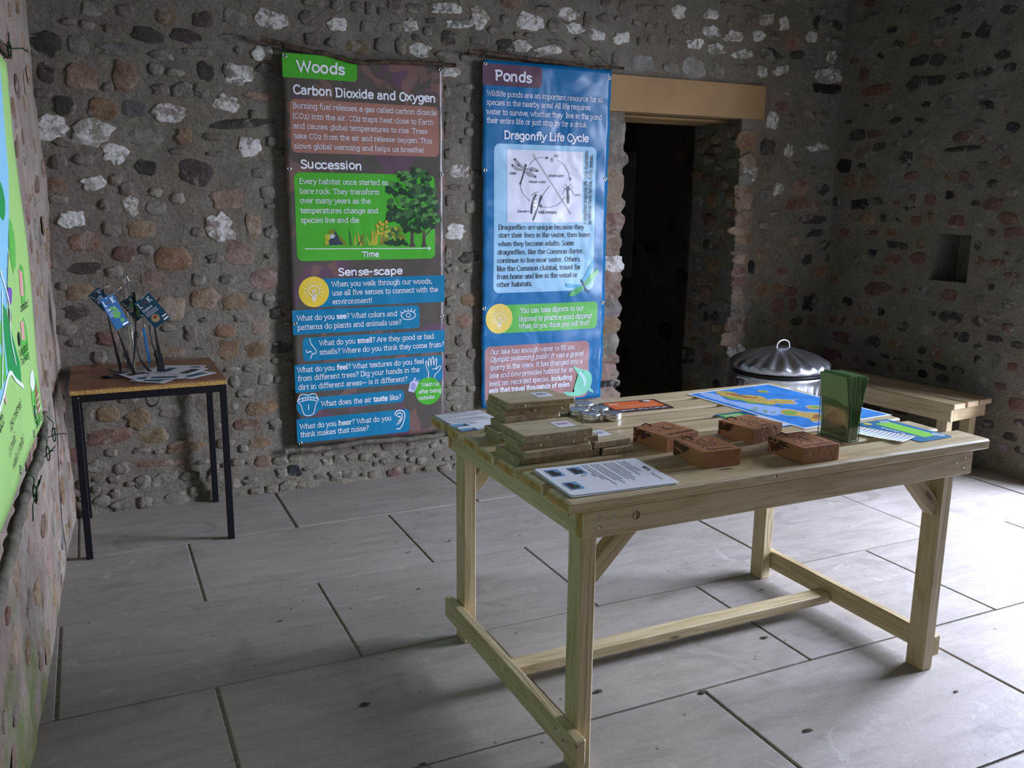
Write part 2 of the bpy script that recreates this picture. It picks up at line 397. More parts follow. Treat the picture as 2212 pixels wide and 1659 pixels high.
def f_left(U, V):
    d = disp(U, V, .032, 2.2, 3)+disp(U, V, .014, 9, 8)-.002
    return np.stack([LX(U)+d, U, V], 1)
wall_left = grid_wall('wall_left', lines(-2.2, YB+.1, .028), lines(-.03, CEIL, .03), f_left, M['mortar_l']); tag(wall_left, kind='structure')
NICHE = (3.37, 3.60, 1.005, 1.262)
def f_right(U, V):
    d = disp(U, V, .035, 2.5, 11); h = NICHE
    inside = (U > h[0]-.05) & (U < h[1]+.05) & (V > h[2]-.05) & (V < h[3]+.05)
    d = d*np.where(inside, .2, 1.0)*np.where((np.abs(U-DOOR_Y0) < .04) | (np.abs(U-DOOR_Y1) < .04), .1, 1)
    return np.stack([RX(U)+d, U, V], 1)
us = lines(YF-.2, YB+.1, .028, (DOOR_Y0, DOOR_Y1, NICHE[0], NICHE[1])); vs = lines(-.03, CEIL, .03, (DOOR_Z, NICHE[2], NICHE[3]))
wall_right = grid_wall('wall_right', us, vs, f_right, M['mortar'], [(DOOR_Y0, DOOR_Y1, -.1, DOOR_Z), NICHE]); tag(wall_right, kind='structure')
def niche_box(y0, y1, z0, z1, dep, mat, name, parent, floor=True):
    V = [(RX(y)+d-.002, y, z) for d in (0, dep) for y, z in ((y0, z0), (y1, z0), (y1, z1), (y0, z1))]
    Fc = [(1, 0, 4, 5), (2, 1, 5, 6), (3, 2, 6, 7), (0, 3, 7, 4)]+([(4, 7, 6, 5)] if floor else [])
    return mesh_obj(name, V, Fc, mat, parent)
niche_box(*NICHE, .22, M['mortar'], 'niche', wall_right)
niche_box(DOOR_Y0, DOOR_Y1, -.005, DOOR_Z, .5, M['mortar'], 'door_reveal', wall_right, False)
# the outer face of the right-hand wall, left open at the doorway
ox = .5
mesh_obj('outer_face', [(RX(-2.2)+ox, -2.2, 0), (RX(DOOR_Y0)+ox, DOOR_Y0, 0), (RX(DOOR_Y0)+ox, DOOR_Y0, DOOR_Z), (RX(DOOR_Y1)+ox, DOOR_Y1, DOOR_Z), (RX(DOOR_Y1)+ox, DOOR_Y1, 0), (RX(5)+ox, 5, 0), (RX(5)+ox, 5, 3), (RX(-2.2)+ox, -2.2, 3), (RX(DOOR_Y0)+ox, DOOR_Y0, 3), (RX(DOOR_Y1)+ox, DOOR_Y1, 3)],
         [(0, 1, 8, 7), (2, 3, 9, 8), (4, 5, 6, 9)], M['mortar'], wall_right)
# wall behind the camera, with the added fill-light opening
wall_front = mesh_obj('wall_front', [(-.6, YF, 0), (FILL_WIN[0], YF, 0), (FILL_WIN[1], YF, 0), (5.2, YF, 0), (-.6, YF, CEIL), (FILL_WIN[0], YF, CEIL), (FILL_WIN[1], YF, CEIL), (5.2, YF, CEIL), (FILL_WIN[0], YF, FILL_WIN[2]), (FILL_WIN[1], YF, FILL_WIN[2]), (FILL_WIN[0], YF, FILL_WIN[3]), (FILL_WIN[1], YF, FILL_WIN[3]),
    (FILL_WIN[0], YF-.4, FILL_WIN[2]), (FILL_WIN[1], YF-.4, FILL_WIN[2]), (FILL_WIN[0], YF-.4, FILL_WIN[3]), (FILL_WIN[1], YF-.4, FILL_WIN[3])],
    [(0, 1, 5, 4), (2, 3, 7, 6), (1, 2, 9, 8), (10, 11, 6, 5), (8, 9, 13, 12), (11, 10, 14, 15), (10, 8, 12, 14), (9, 11, 15, 13)], M['mortar']); tag(wall_front, kind='structure')
ceil = mesh_obj('ceiling', [(-.6, -2.2, CEIL), (5.3, -2.2, CEIL), (5.3, 4.5, CEIL), (-.6, 4.5, CEIL), (-.6, -2.2, CEIL+.1), (5.3, -2.2, CEIL+.1), (5.3, 4.5, CEIL+.1), (-.6, 4.5, CEIL+.1)],
                [(3, 2, 1, 0), (4, 5, 6, 7), (0, 1, 5, 4), (1, 2, 6, 5), (2, 3, 7, 6), (3, 0, 4, 7)], M['void']); tag(ceil, kind='structure')
ground = mesh_obj('ground', [(5.0, -20, -.06), (40, -20, -.06), (40, 20, -.06), (5.0, 20, -.06), (-20, -40, -.06), (40, -40, -.06), (40, -2.45, -.06), (-20, -2.45, -.06)], [(0, 1, 2, 3), (4, 5, 6, 7)],
                  mat_simple('outside_gravel', (.33, .31, .28), .9, .2, var=.3, vscale=3)); tag(ground, kind='structure')
# the room beyond the doorway
fb = mesh_obj('floor_far_room', [(1.6, YB-.02, -.008), (4.3, YB-.02, -.008), (4.3, 9.1, -.008), (1.6, 9.1, -.008)], [(0, 1, 2, 3)], M['flag']); tag(fb, kind='structure')
BX = 4.03
wfr = grid_wall('wall_far_right', lines(YB+TH-.02, 9.1, .05), lines(-.05, 2.7, .05), lambda U, V: np.stack([BX+disp(U, V, .04, 2.5, 21), U, V], 1), M['mortar']); tag(wfr, kind='structure')
wfb = grid_wall('wall_far_back', lines(1.6, 4.2, .05), lines(-.05, 2.7, .05), lambda U, V: np.stack([U, 9.0+disp(U, V, .04, 2.5, 25), V], 1), M['mortar']); tag(wfb, kind='structure')
wfl = grid_wall('wall_far_left', lines(YB+TH-.02, 9.1, .1), lines(-.05, 2.7, .1), lambda U, V: np.stack([1.7+disp(U, V, .04, 2.5, 29), U, V], 1), M['mortar']); tag(wfl, kind='structure')
mesh_obj('outer_face', [(1.6, YB+TH, 0), (DX0, YB+TH, 0), (DX0, YB+TH, DZ), (DX1, YB+TH, DZ), (DX1, YB+TH, 0), (4.3, YB+TH, 0), (4.3, YB+TH, 2.8), (1.6, YB+TH, 2.8), (DX0, YB+TH, 2.8), (DX1, YB+TH, 2.8)],
         [(0, 1, 8, 7), (2, 3, 9, 8), (4, 5, 6, 9)], M['mortar'], wall_back)
cfr = mesh_obj('ceiling_far_room', [(1.6, YB+.4, 2.65), (4.3, YB+.4, 2.65), (4.3, 9.1, 2.65), (1.6, 9.1, 2.65)], [(3, 2, 1, 0)], M['void']); tag(cfr, kind='structure')

# ---------------------------------------------------------------- rubble stones
STONES_BACK = """99,2194,95,60,G 222,2195,72,53,D 380,2190,75,68,B 532,2189,84,63,D 667,2208,94,70,G 832,2216,153,72,W 991,2237,69,65,W 1020,2308,100,43,W 0,2133,56,33,G 69,2126,57,33,G 164,2117,66,40,B -104,2036,142,98,D 30,2043,77,73,G 184,2038,145,54,G 301,2105,121,62,D 458,2114,124,56,D 652,2123,123,32,B 503,2052,126,35,G 350,2027,95,41,G 784,2069,97,65,W 678,2072,33,32,B -101,1925,62,73,D 33,1917,115,95,T 199,1927,99,116,B 325,1966,61,49,W 403,1958,76,35,G 530,1973,78,78,D 669,1971,124,87,W 792,2001,83,51,W 130,1882,46,41,G 340,1884,69,49,B 430,1886,90,64,G 507,1887,64,57,G -121,1841,75,33,T -40,1795,82,75,D 100,1788,105,90,B 226,1798,94,63,G 368,1787,152,78,W 612,1839,109,73,W 734,1797,45,44,W 775,1876,165,37,T 666,1754,295,40,D -98,1704,119,102,W 54,1693,149,97,W 266,1684,156,78,G 425,1690,70,65,B 549,1691,109,30,W -52,1648,102,41,R 136,1609,106,78,W -85,1565,63,62,R 12,1578,77,49,G 396,1624,77,25,G 556,1618,95,22,B 705,1652,105,82,W 808,1682,53,45,T 256,1552,82,64,D 465,1535,143,110,D 752,1537,91,45,D -118,1468,102,55,B 44,1481,86,63,W 131,1496,54,54,W 172,1458,61,57,T -101,1409,83,35,T 291,1445,55,43,B 380,1420,64,52,W 597,1418,133,83,T 779,1451,69,61,G 184,1386,61,79,W 76,1389,40,50,G 289,1375,83,59,G -53,1328,97,71,W 553,1290,118,121,W 457,1271,58,45,W 703,1297,61,108,T 98,1285,74,57,T 221,1284,110,73,B -9,1231,125,79,B 346,1150,149,105,B 528,1150,74,46,B 439,1205,87,18,R 145,1176,89,66,R -17,1117,119,51,D -148,1145,38,42,R -115,1043,39,36,T -49,1012,106,66,B 248,1058,91,82,T 448,1052,65,53,B 578,1053,75,47,G 469,967,125,93,B 603,946,114,71,B 761,952,55,64,B 325,930,108,100,T 329,884,65,35,R 467,869,59,23,B 633,869,77,40,G 305,838,65,35,B 397,810,59,70,B 550,812,102,60,B 712,821,78,64,T 835,831,72,16,D 50,803,82,61,R -83,791,60,37,D 688,713,94,69,B 561,721,95,88,B 819,718,104,61,D 441,738,41,14,R 179,814,28,31,B 304,723,119,51,B 9,718,61,53,D 575,624,76,25,B 583,566,46,65,B 728,563,71,58,R 792,558,48,42,D 631,505,86,41,B -65,467,54,62,B 24,458,90,70,B 148,427,92,87,B 291,449,102,72,G 357,512,66,40,D 565,432,62,50,B 706,423,159,62,B 766,337,65,59,B 635,346,126,54,R 495,352,46,32,B 23,354,187,70,R 203,337,129,72,B 358,341,74,69,D 686,252,104,47,B 525,266,85,50,B 342,265,156,57,B 152,274,86,24,B 21,277,55,39,G 234,202,219,28,R 417,186,61,25,B -40,217,83,55,G 60,197,71,59,G 575,167,63,38,K 780,87,57,52,G 846,83,58,79,K 243,116,117,73,G 356,123,90,50,D 466,105,70,67,G 148,116,72,73,G -35,48,76,65,G 55,27,93,57,G 282,28,104,58,G 655,20,72,34,G -105,137,61,63,G 554,68,63,51,G 374,49,69,50,T 149,30,65,49,T 1131,2308,59,60,W 1227,2303,65,51,D 1285,2304,46,56,W 1411,2325,78,56,W 1514,2325,90,47,W 1678,2343,147,52,W 1850,2315,101,98,W 1988,2320,46,40,W 1131,2221,94,60,W 1273,2224,66,56,B 1415,2229,58,38,W 1489,2247,74,62,W 1601,2276,59,29,G 1577,2226,48,44,T 1738,2274,139,43,W 1939,2261,81,40,W 1691,2206,88,63,D 1839,2204,79,39,G 1011,2147,68,60,B 1106,2136,64,42,G 1220,2127,107,61,B 1338,2145,57,62,W 1437,2146,53,71,W 1535,2136,108,62,W 1663,2126,99,34,W 1339,2295,25,38,B 2206,2388,93,28,T 2352,2376,112,54,W 2132,2318,159,77,W 2263,2308,68,65,G 2466,2358,53,73,W 2393,2308,96,58,W 2568,2374,99,44,T 2664,2379,64,37,W 2766,2365,56,37,W 2684,2439,64,66,W 2809,2443,94,45,W 2579,2451,72,44,W 2912,2453,76,30,G 3038,2450,92,67,W 2846,2361,48,26,G 2527,2286,94,51,W 2677,2284,110,59,W 2789,2277,23,45,W 2873,2292,71,57,W 2980,2354,49,57,W 3009,2280,72,49,W 3107,2360,79,57,W 3161,2291,109,58,W 3267,2366,121,58,W 3423,2351,129,59,W 3304,2275,112,58,W 3261,2455,101,53,W 3364,2514,82,46,W 3515,2509,94,39,W 3401,2436,52,54,W 3521,2439,37,27,T 3653,2462,96,64,W 3785,2453,65,80,W 3602,2370,80,63,W 3726,2372,76,40,T 3493,2261,137,48,W 3703,2269,164,73,D 2062,2252,49,24,W 2129,2254,66,21,W 2286,2234,103,18,W 2084,2197,92,64,W 1993,2194,82,63,D 2236,2187,145,50,W 2405,2182,61,37,W 2521,2194,81,44,T 2644,2177,46,67,W 2818,2166,132,83,L 3006,2152,107,62,G 3155,2162,150,101,L 3318,2161,108,87,G 3510,2182,85,44,W 3645,2175,71,69,W 3787,2193,122,53,W 3746,1907,94,92,W 1809,1835,64,43,W 1797,1763,56,43,G 4166,2189,201,97,W 4167,2111,215,58,K 4181,2296,80,76,W 4047,2485,78,75,D 4180,2478,119,56,D 4010,2398,78,65,W 3904,2286,115,47,D 4218,2386,80,47,G 3898,1887,78,39,W 4005,1867,33,39,W 3887,1731,59,79,W 3730,1750,102,87,D 3603,1601,138,106,W 4117,1763,175,49,W 4208,1619,83,51,G 3829,1507,78,69,W 3733,1633,77,49,G 3976,1423,161,71,R 4171,1511,131,66,D 4115,1326,234,56,D 3817,1356,79,40,W 3731,1291,91,40,K 4152,1238,138,47,D 3727,1114,78,72,B 3656,1034,52,92,K 3861,1091,80,52,T 4099,1076,83,63,D 4309,1083,142,48,D 3776,1006,79,51,R 3909,997,81,62,R 3780,1174,65,51,T 4157,1953,67,49,B 3560,1503,113,68,B 3548,1257,139,60,T 3559,1127,140,30,R 3744,900,118,76,B 3873,905,87,59,B 3648,777,75,76,G 3890,788,105,87,R 4016,796,67,78,R 4158,799,120,114,K 3646,862,42,21,D 3827,697,82,43,R 4067,685,96,53,D 4198,683,93,71,R 4166,605,81,45,D 4051,615,68,35,D 3571,684,169,85,R 3682,614,86,52,G 3535,597,137,85,T 1696,2046,106,48,W 1786,1983,109,26,D 1791,2121,96,42,W 1672,1950,48,53,B 1786,1919,37,33,W 1683,1828,72,53,T 1683,1774,60,54,R 1767,1717,49,33,G 1676,1649,48,54,T 1737,1568,98,66,W 1816,1564,75,27,G 1712,1488,86,28,W 1817,1492,49,45,G 1687,1423,49,55,G 1804,1391,63,67,W 1717,1266,99,79,W 1674,1142,37,91,G 1798,1134,113,58,D 1698,1073,75,46,B 1679,992,62,58,B 1748,987,38,29,D 1691,905,63,58,T 1798,907,101,59,B 1691,811,44,59,D 1767,802,89,71,B 1741,696,57,60,D 1812,620,65,61,K 1697,615,76,24,D 1703,555,76,48,B 1734,468,77,43,D 1696,398,76,49,B 1664,473,38,48,T"""
STONES_RIGHT = """4061,2284,70,38,K 4155,2502,108,38,G 3709,2393,114,88,G 3427,2317,85,76,D 3290,2305,45,66,G 3866,2340,55,55,B 3808,2217,119,55,D 3687,2206,94,62,D 4174,2184,73,68,R 4073,2083,202,57,R 3695,2101,136,54,D 3816,2096,109,73,D 3530,2106,79,35,D 3411,2114,104,43,D 3727,1975,53,32,D 3600,1995,102,53,G 3588,1933,51,27,G 3335,1989,148,51,G 3371,1942,85,43,D 3754,1890,86,28,D 3920,1901,80,38,D 4178,1830,112,59,D 4063,1834,96,49,R 4019,1755,95,48,D 3898,1759,68,47,G 3486,1790,109,53,R 3492,1724,238,27,D 3684,1663,96,37,B 3822,1681,78,85,D 4259,1654,96,81,K 4134,1651,62,30,D 4216,1553,101,91,B 4080,1551,91,89,B 3778,1586,83,47,R 3918,1584,46,38,G 3455,1577,59,53,R 3550,1578,41,45,B 3228,1646,54,51,R 3836,1511,79,29,G 3522,1478,61,41,K 4307,1440,79,62,D 4127,1422,124,60,K 3990,1443,71,39,D 3643,1450,69,56,R 3756,1450,44,66,R 3768,1407,66,28,D 3369,1435,48,27,D 3269,1431,102,61,R 4207,1344,64,41,B 4056,1338,128,65,B 3943,1345,41,49,D 3838,1333,45,24,D 3721,1332,65,57,B 3632,1353,63,56,B 3469,1334,100,72,R 3173,1359,108,60,R 4029,1253,97,30,R 4215,1246,83,46,R 3881,1259,69,39,B 3838,1188,137,39,D 3673,1205,76,57,B 4003,1129,66,50,K 3674,1119,141,67,R 3858,1108,115,49,R 3332,1213,38,45,D 3264,1283,56,35,R 3137,1287,98,51,R 3202,1123,83,44,R 3931,1028,118,50,R 3117,1063,98,35,R 3940,2509,78,37,D 3621,2456,91,43,D 3474,2432,77,42,G 3307,2405,81,41,D 4006,2410,69,37,D 3546,2241,69,43,G 3306,2185,73,42,D 3980,1981,69,38,G 3402,1850,76,43,G 3214,1821,72,50,D 3355,1632,66,44,G 3418,1519,68,35,G 3287,1535,56,43,D 3172,1492,63,43,G 3947,922,190,78,R 3752,924,55,40,R 4145,823,73,51,K 4024,806,75,42,R 3912,785,63,41,K 3606,938,113,62,G 3463,929,91,68,R 4211,698,117,56,R 4034,711,111,50,B 3874,706,81,57,B 3742,715,87,56,D 3588,715,96,55,G 3484,721,76,46,R 3361,707,89,56,D 4152,592,157,73,R 3946,596,118,75,D 3792,614,94,49,B 3436,809,140,61,D 3269,806,85,52,D 3189,846,83,22,G 3103,794,66,43,R 3118,916,66,39,D 3169,723,90,36,D 3223,996,34,32,D 3288,927,54,37,G 3040,709,72,36,D 3255,662,54,37,D 3596,594,44,47,D 3509,600,68,70,R 3379,585,33,30,T 4231,470,162,79,R 4044,469,51,34,R 3931,462,64,34,D 3844,523,67,21,D 3748,521,74,16,D 3798,459,42,49,R 3691,469,59,32,D 3576,461,61,48,K 3597,530,35,16,D 3478,522,93,31,D 3448,455,76,47,D 3338,452,40,61,G 3216,475,70,71,G 3103,473,67,37,R 3254,594,39,60,K 3138,598,52,87,G 3054,590,51,43,R 3008,399,79,58,R 3896,197,118,59,D 3704,221,111,57,D 2980,302,64,43,D 3014,219,80,44,D 2954,158,64,36,D 3058,147,67,44,G"""
TEXT1 = [(0.926, 1.994, 1.147, 0.046, 'Woods', 'hW'), (0.906, 1.894, 1.598, 0.038, 'Carbon Dioxide and Oxygen', 'hW'), (0.9, 1.832, 1.603, 0.024, 'Burning fuel releases a gas called carbon dioxide', 'bL'), (0.898, 1.7865, 1.587, 0.023, '(CO2) into the air. CO2 traps heat close to Earth', 'bL'), (0.898, 1.7425, 1.555, 0.023, 'and causes global temperatures to rise. Trees', 'bL'), (0.899, 1.6975, 1.577, 0.023, 'take CO2 from the air and release oxygen. This', 'bL'), (0.898, 1.6525, 1.535, 0.023, 'slows global warming and helps us breathe!', 'bL'), (0.925, 1.564, 1.218, 0.037, 'Succession', 'hW'), (0.917, 1.4925, 1.348, 0.024, 'Every habitat once started as', 'bW'), (0.918, 1.4475, 1.303, 0.024, 'bare rock. They transform', 'bW'), (0.917, 1.404, 1.257, 0.024, 'over many years as the', 'bW'), (0.918, 1.358, 1.294, 0.024, 'temperatures change and', 'bW'), (0.918, 1.313, 1.204, 0.024, 'species live and die.', 'bW'), (1.212, 1.1475, 1.295, 0.025, 'Time', 'hW'), (1.09, 1.059, 1.415, 0.034, 'Sense-scape', 'hW'), (1.056, 1.0065, 1.573, 0.025, 'When you walk through our woods,', 'bW'), (1.058, 0.9635, 1.604, 0.025, 'use all five senses to connect with the', 'bW'), (1.057, 0.9215, 1.256, 0.024, 'environment!', 'bW'), (0.882, 0.8485, 1.384, 0.025, 'What do you *see*? What colors and', 'bW'), (0.882, 0.804, 1.406, 0.025, 'patterns do plants and animals use?', 'bW'), (0.985, 0.722, 1.58, 0.025, 'What do you *smell*? Are they good or bad', 'bW'), (0.984, 0.6765, 1.637, 0.025, 'smells? Where do you think they come from?', 'bW'), (0.873, 0.595, 1.524, 0.025, 'What do you *feel*? What textures do you feel', 'bW'), (0.874, 0.553, 1.5, 0.025, 'from different trees? Dig your hands in the', 'bW'), (0.874, 0.509, 1.433, 0.025, 'dirt in different areas— is it different?', 'bW'), (0.984, 0.4165, 1.399, 0.026, 'What does the air *taste* like?', 'bW'), (0.875, 0.3105, 1.343, 0.025, 'What do you *hear*? What do you', 'bW'), (0.876, 0.2695, 1.222, 0.026, 'think makes that noise?', 'bW'), (1.511, 0.473, 1.608, 0.019, 'Wash up', 'bW'), (1.494, 0.437, 1.618, 0.02, 'after being', 'bW'), (1.493, 0.4045, 1.583, 0.02, 'outside!', 'bW')]
TEXT2 = [(1.922, 2.0175, 2.122, 0.047, 'Ponds', 'hW'), (1.876, 1.942, 2.547, 0.025, 'Wildlife ponds are an important resource for all', 'bL'), (1.874, 1.898, 2.47, 0.026, 'species in the nearby area! All life requires', 'bL'), (1.875, 1.8525, 2.543, 0.026, 'water to survive, whether they  live in the pond', 'bL'), (1.875, 1.81, 2.456, 0.026, 'their entire life or just stop by for a drink.', 'bL'), (1.974, 1.735, 2.467, 0.038, 'Dragonfly Life Cycle', 'hW'), (2.261, 1.6525, 2.287, 0.013, 'Egg', 'iD'), (2.231, 1.5485, 2.322, 0.014, 'Underwater', 'iD'), (2.004, 1.5565, 2.042, 0.014, 'Adult', 'iD'), (2.116, 1.5155, 2.216, 0.014, 'Above water', 'iD'), (2.053, 1.3635, 2.105, 0.013, 'Exuviae', 'iD'), (2.173, 1.3585, 2.281, 0.015, 'Adult emerging', 'iD'), (2.388, 1.452, 2.425, 0.013, 'Larva', 'iD'), (1.944, 1.275, 2.453, 0.025, 'Dragonflies are unique because they', 'bD'), (1.943, 1.234, 2.492, 0.025, 'start their lives in the water, then leave', 'bD'), (1.943, 1.1895, 2.392, 0.025, 'when they become adults. Some', 'bD'), (1.94, 1.146, 2.454, 0.025, 'dragonflies, like the Common darter,', 'bD'), (1.939, 1.1025, 2.436, 0.025, 'continue to live near water. Others,', 'bD'), (1.938, 1.059, 2.437, 0.026, 'like the Common clubtail, travel far', 'bD'), (1.938, 1.017, 2.418, 0.026, 'from home and live in the wood or', 'bD'), (1.938, 0.976, 2.143, 0.026, 'other habitats.', 'bD'), (2.075, 0.8325, 2.461, 0.026, 'You can take dipnets to our', 'bW'), (2.069, 0.788, 2.516, 0.025, 'lilypond to practice pond dipping!', 'bW'), (2.069, 0.7475, 2.504, 0.025, 'What do you think you will find?', 'bW'), (1.903, 0.6155, 2.414, 0.025, 'Our lake has enough water to fill 200', 'bW'), (1.9, 0.575, 2.47, 0.026, 'Olympic swimming pools! It was a gravel', 'iW'), (1.899, 0.532, 2.466, 0.026, 'quarry in the 1990s. It has changed into a', 'bW'), (1.898, 0.488, 2.406, 0.025, 'lake and now provides habitat for at', 'bW'), (1.897, 0.4445, 2.402, 0.026, 'least ten recorded species, *including*', 'bW'), (1.896, 0.405, 2.387, 0.026, '*eels that travel thousands of miles*', 'bW')]

def stone_mesh(seed, craggy, sq, sub=18):
    r = random.Random(seed); V = []; F_ = []
    ex = sq; ph = [r.uniform(0, 6.28) for _ in range(6)]
    amp = [r.uniform(.3, 1)*(.10 if craggy else .055) for _ in range(6)]
    def rad(a):
        c, s = abs(math.cos(a)), abs(math.sin(a)); q = (c**ex+s**ex)**(-1/ex)*.5
        return q*(1+sum(am*math.sin((k+2)*a+p) for k, (am, p) in enumerate(zip(amp, ph)))+r.uniform(-1, 1)*(.08 if craggy else .025))
    R0 = [rad(2*math.pi*k/sub) for k in range(sub)]
    for ring, (rs, d) in enumerate(((1.04, -.6), (1.0, .25), (.88, .72), (.5, .95))):
        for k in range(sub):
            a = 2*math.pi*k/sub; j = 1+r.uniform(-1, 1)*(.10 if craggy else .03)
            V.append((R0[k]*rs*math.cos(a)*(j if ring > 1 else 1), -(d+r.uniform(-1, 1)*(.28 if craggy else .08)*(ring > 0)), R0[k]*rs*math.sin(a)*(j if ring > 1 else 1)))
    V.append((0, -1-r.uniform(-.1, .1), 0)); n = sub
    for ring in range(3):
        for k in range(n):
            k2 = (k+1) % n; F_.append((ring*n+k, ring*n+k2, (ring+1)*n+k2, (ring+1)*n+k))
    for k in range(n): F_.append((3*n+k, 3*n+(k+1) % n, 4*n))
    me = bpy.data.meshes.new('stone'); me.from_pydata(V, [], F_); me.materials.append(M['stone'])
    me.polygons.foreach_set('use_smooth', [True]*len(me.polygons)); me.update(); return me
SM = {True: [stone_mesh(100+i, True, random.Random(i).uniform(1.7, 3.2)) for i in range(24)], False: [stone_mesh(200+i, False, random.Random(50+i).uniform(2.0, 4.0)) for i in range(20)]}
PAL = {'W': ((.36, .325, .28), .95), 'L': ((.33, .34, .32), .55), 'G': ((.235, .215, .185), .50), 'B': ((.27, .185, .11), .50), 'D': ((.085, .066, .060), .45), 'R': ((.21, .125, .095), .50), 'M': ((.25, .222, .185), .55), 'T': ((.33, .245, .18), .55), 'K': ((.022, .023, .028), .2)}
def put_stone(parent, frame, u, v, w, h, c, r, dep=None, tone=1.0):
    """frame(u,v) -> point on the wall face and the rotation about Z that turns -Y outwards"""
    cr = False if dep == .014 else c in 'WM' or (c in 'GDTBM' and r.random() < .5)
    me = r.choice(SM[cr]); o = bpy.data.objects.new('stone', me)
    p, rz = frame(u, v); d = dep if dep is not None else min(.016, .004+.06*min(w, h)*r.uniform(.4, 1.3))
    if c == 'K': d *= .3  # black stones; dark holes are painted as flat black stones too
    if c == 'M': d *= .4
    t = Matrix.Rotation(rz, 4, 'Z') @ Matrix.Rotation(r.uniform(-.16, .16), 4, 'Y')
    o.matrix_basis = Matrix.Translation(p) @ t @ Matrix.Diagonal((w*1.04, d, h*1.04, 1))
    col, al = PAL[c]; k = tone*r.uniform(.82, 1.2); j = [r.uniform(.93, 1.07) for _ in range(3)]
    o.color = (col[0]*k*j[0], col[1]*k*j[1], col[2]*k*j[2], al+r.uniform(-.05, .04))
    C.objects.link(o); hang(o, parent); return o
def dvar(fn, u, v): return Vector(fn(np.array([float(u)]), np.array([float(v)]))[0])
fr_back = lambda u, v: (dvar(f_back, u, v), 0.0)
fr_right = lambda u, v: (dvar(f_right, u, v), -math.pi/2-math.atan(.075)*-1)
fr_left = lambda u, v: (dvar(f_left, u, v), math.pi/2)
def parse(t): return [(*(float(x)/1000 for x in s.split(',')[:4]), s.split(',')[4]) for s in t.split()]
def fill(existing, u0, u1, v0, v1, r, tries, sizes, cols, avoid=(), gap=.75):
    out = []; grid = list(existing)
    for _ in range(tries):
        w = r.uniform(*sizes); h = w*r.uniform(.45, .9); u = r.uniform(u0, u1); v = r.uniform(v0, v1)
        if any(a[0]-w/2 < u < a[1]+w/2 and a[2]-h/2 < v < a[3]+h/2 for a in avoid): continue
        if any(abs(u-q[0]) < (w+q[2])*.5*gap+.008 and abs(v-q[1]) < (h+q[3])*.5*gap+.008 for q in grid): continue
        s = (u, v, w, h, r.choice(cols)); out.append(s); grid.append(s)
    return out
def joined_stones(name, parent, frame, lst, r, base):
    """stones too small to pick apart singly, joined"""
    V = []; F_ = []
    for (u, v, w, h, c) in lst:
        me = r.choice(SM[r.random() < .4]); p, rz = frame(u, v); mt = Matrix.Translation(p) @ Matrix.Rotation(rz, 4, 'Z') @ Matrix.Diagonal((w, .008, h, 1)); o = len(V)
        V += [mt @ q.co for q in me.vertices]; F_ += [tuple(o+i for i in q.vertices) for q in me.polygons]
    o = mesh_obj(name, V, F_, M['stone'], parent, True, kind='stuff'); o.color = (*base, .5); return o
r = random.Random(11)
B1 = (.87, 1.63, .24, 2.05); B2 = (1.86, 2.58, .33, 2.1)
sb = parse(STONES_BACK); sb = sorted(sb, key=lambda s: -s[2]*s[3])
av = [(DX0-.16, DX1+.02, -.1, DZ), (2.56, 3.7, DZ-.02, 2.11), B1, B2]
lo = fill(sb, -.16, 4.2, .01, .16, r, 900, (.035, .085), 'GGTRLG', av, .8)          # cobbles at the wall foot
up = fill(sb+lo, -.16, 4.25, .1, 2.8, r, 1700, (.035, .13), 'GMRTGMDBT', av, .92)
hid = fill(sb+lo+up, .85, 2.6, .15, 2.1, r, 200, (.06, .14), 'GBTGDR', (), 1.3)
# quoins at the left-hand edge of the doorway
z = .02; q = []; rq = random.Random(5)
for c, h in zip('TGTKTRGBGTWTRTTGG', (.13, .10, .11, .06, .09, .05, .13, .10, .10, .14, .09, .13, .11, .09, .14, .14, .12)):
    if z+h > DZ: h = DZ-z
    q.append((DX0-.099+rq.uniform(-.006, .010), z+h/2, .22, h*1.22, c)); z += h
cand = sorted(sb+lo+up, key=lambda s: -s[2]*s[3]); singles = q+cand[:226]; rest = cand[226:]+hid
for s in singles: put_stone(wall_back, fr_back, *s, r, dep=.014 if s in q else None)
joined_stones('small_stones', wall_back, fr_back, rest, r, (.24, .205, .16))
# stones in the right-hand reveal of the doorway
fr_jamb = lambda u, v: (Vector((DX1-.004, u, v)), -math.pi/2)
jl = fill([], YB+.05, YB+TH-.04, .05, 1.85, r, 400, (.06, .15), 'GTBRTGDB', (), .95)
for s in jl: put_stone(wall_back, fr_jamb, *s, r, dep=.011)
for k, c in enumerate('TTBRWTGTRTBTTGTB'):        # quoins on its front arris
    put_stone(wall_back, lambda u, v: (Vector((DX1+.045+r.uniform(-.01, .02), YB-.001, v)), 0), 0, .06+k*.115, r.uniform(.09, .14), r.uniform(.07, .12), c, r, dep=.011)
sr = parse(STONES_RIGHT); av = [(NICHE[0]-.02, NICHE[1]+.02, NICHE[2]-.02, NICHE[3]+.02), (DOOR_Y0-.05, DOOR_Y1+.05, -.1, DOOR_Z+.1)]
ex = fill(sr, 2.6, 4.28, .03, 2.75, r, 700, (.035, .10), 'GMRDMM', av, 1.15); ex = ex[:150]
for s in sr+ex: put_stone(wall_right, fr_right, *s, r, tone=.9)
sl = fill([], 1.2, 4.3, .02, 2.5, r, 1500, (.05, .15), 'TGBRTTB', (), .95)[:240]
for s in sl: put_stone(wall_left, fr_left, *s, r, dep=r.uniform(.002, .009), tone=1.1)
fl = fill([], YB+TH, 8.9, .05, 2.3, r, 700, (.09, .2), 'GDBRKDG', (), 1.0)[:130]
fr_far = lambda u, v: (Vector((BX-.005, u, v)), -math.pi/2)
for s in fl: put_stone(wfr, fr_far, *s, r)
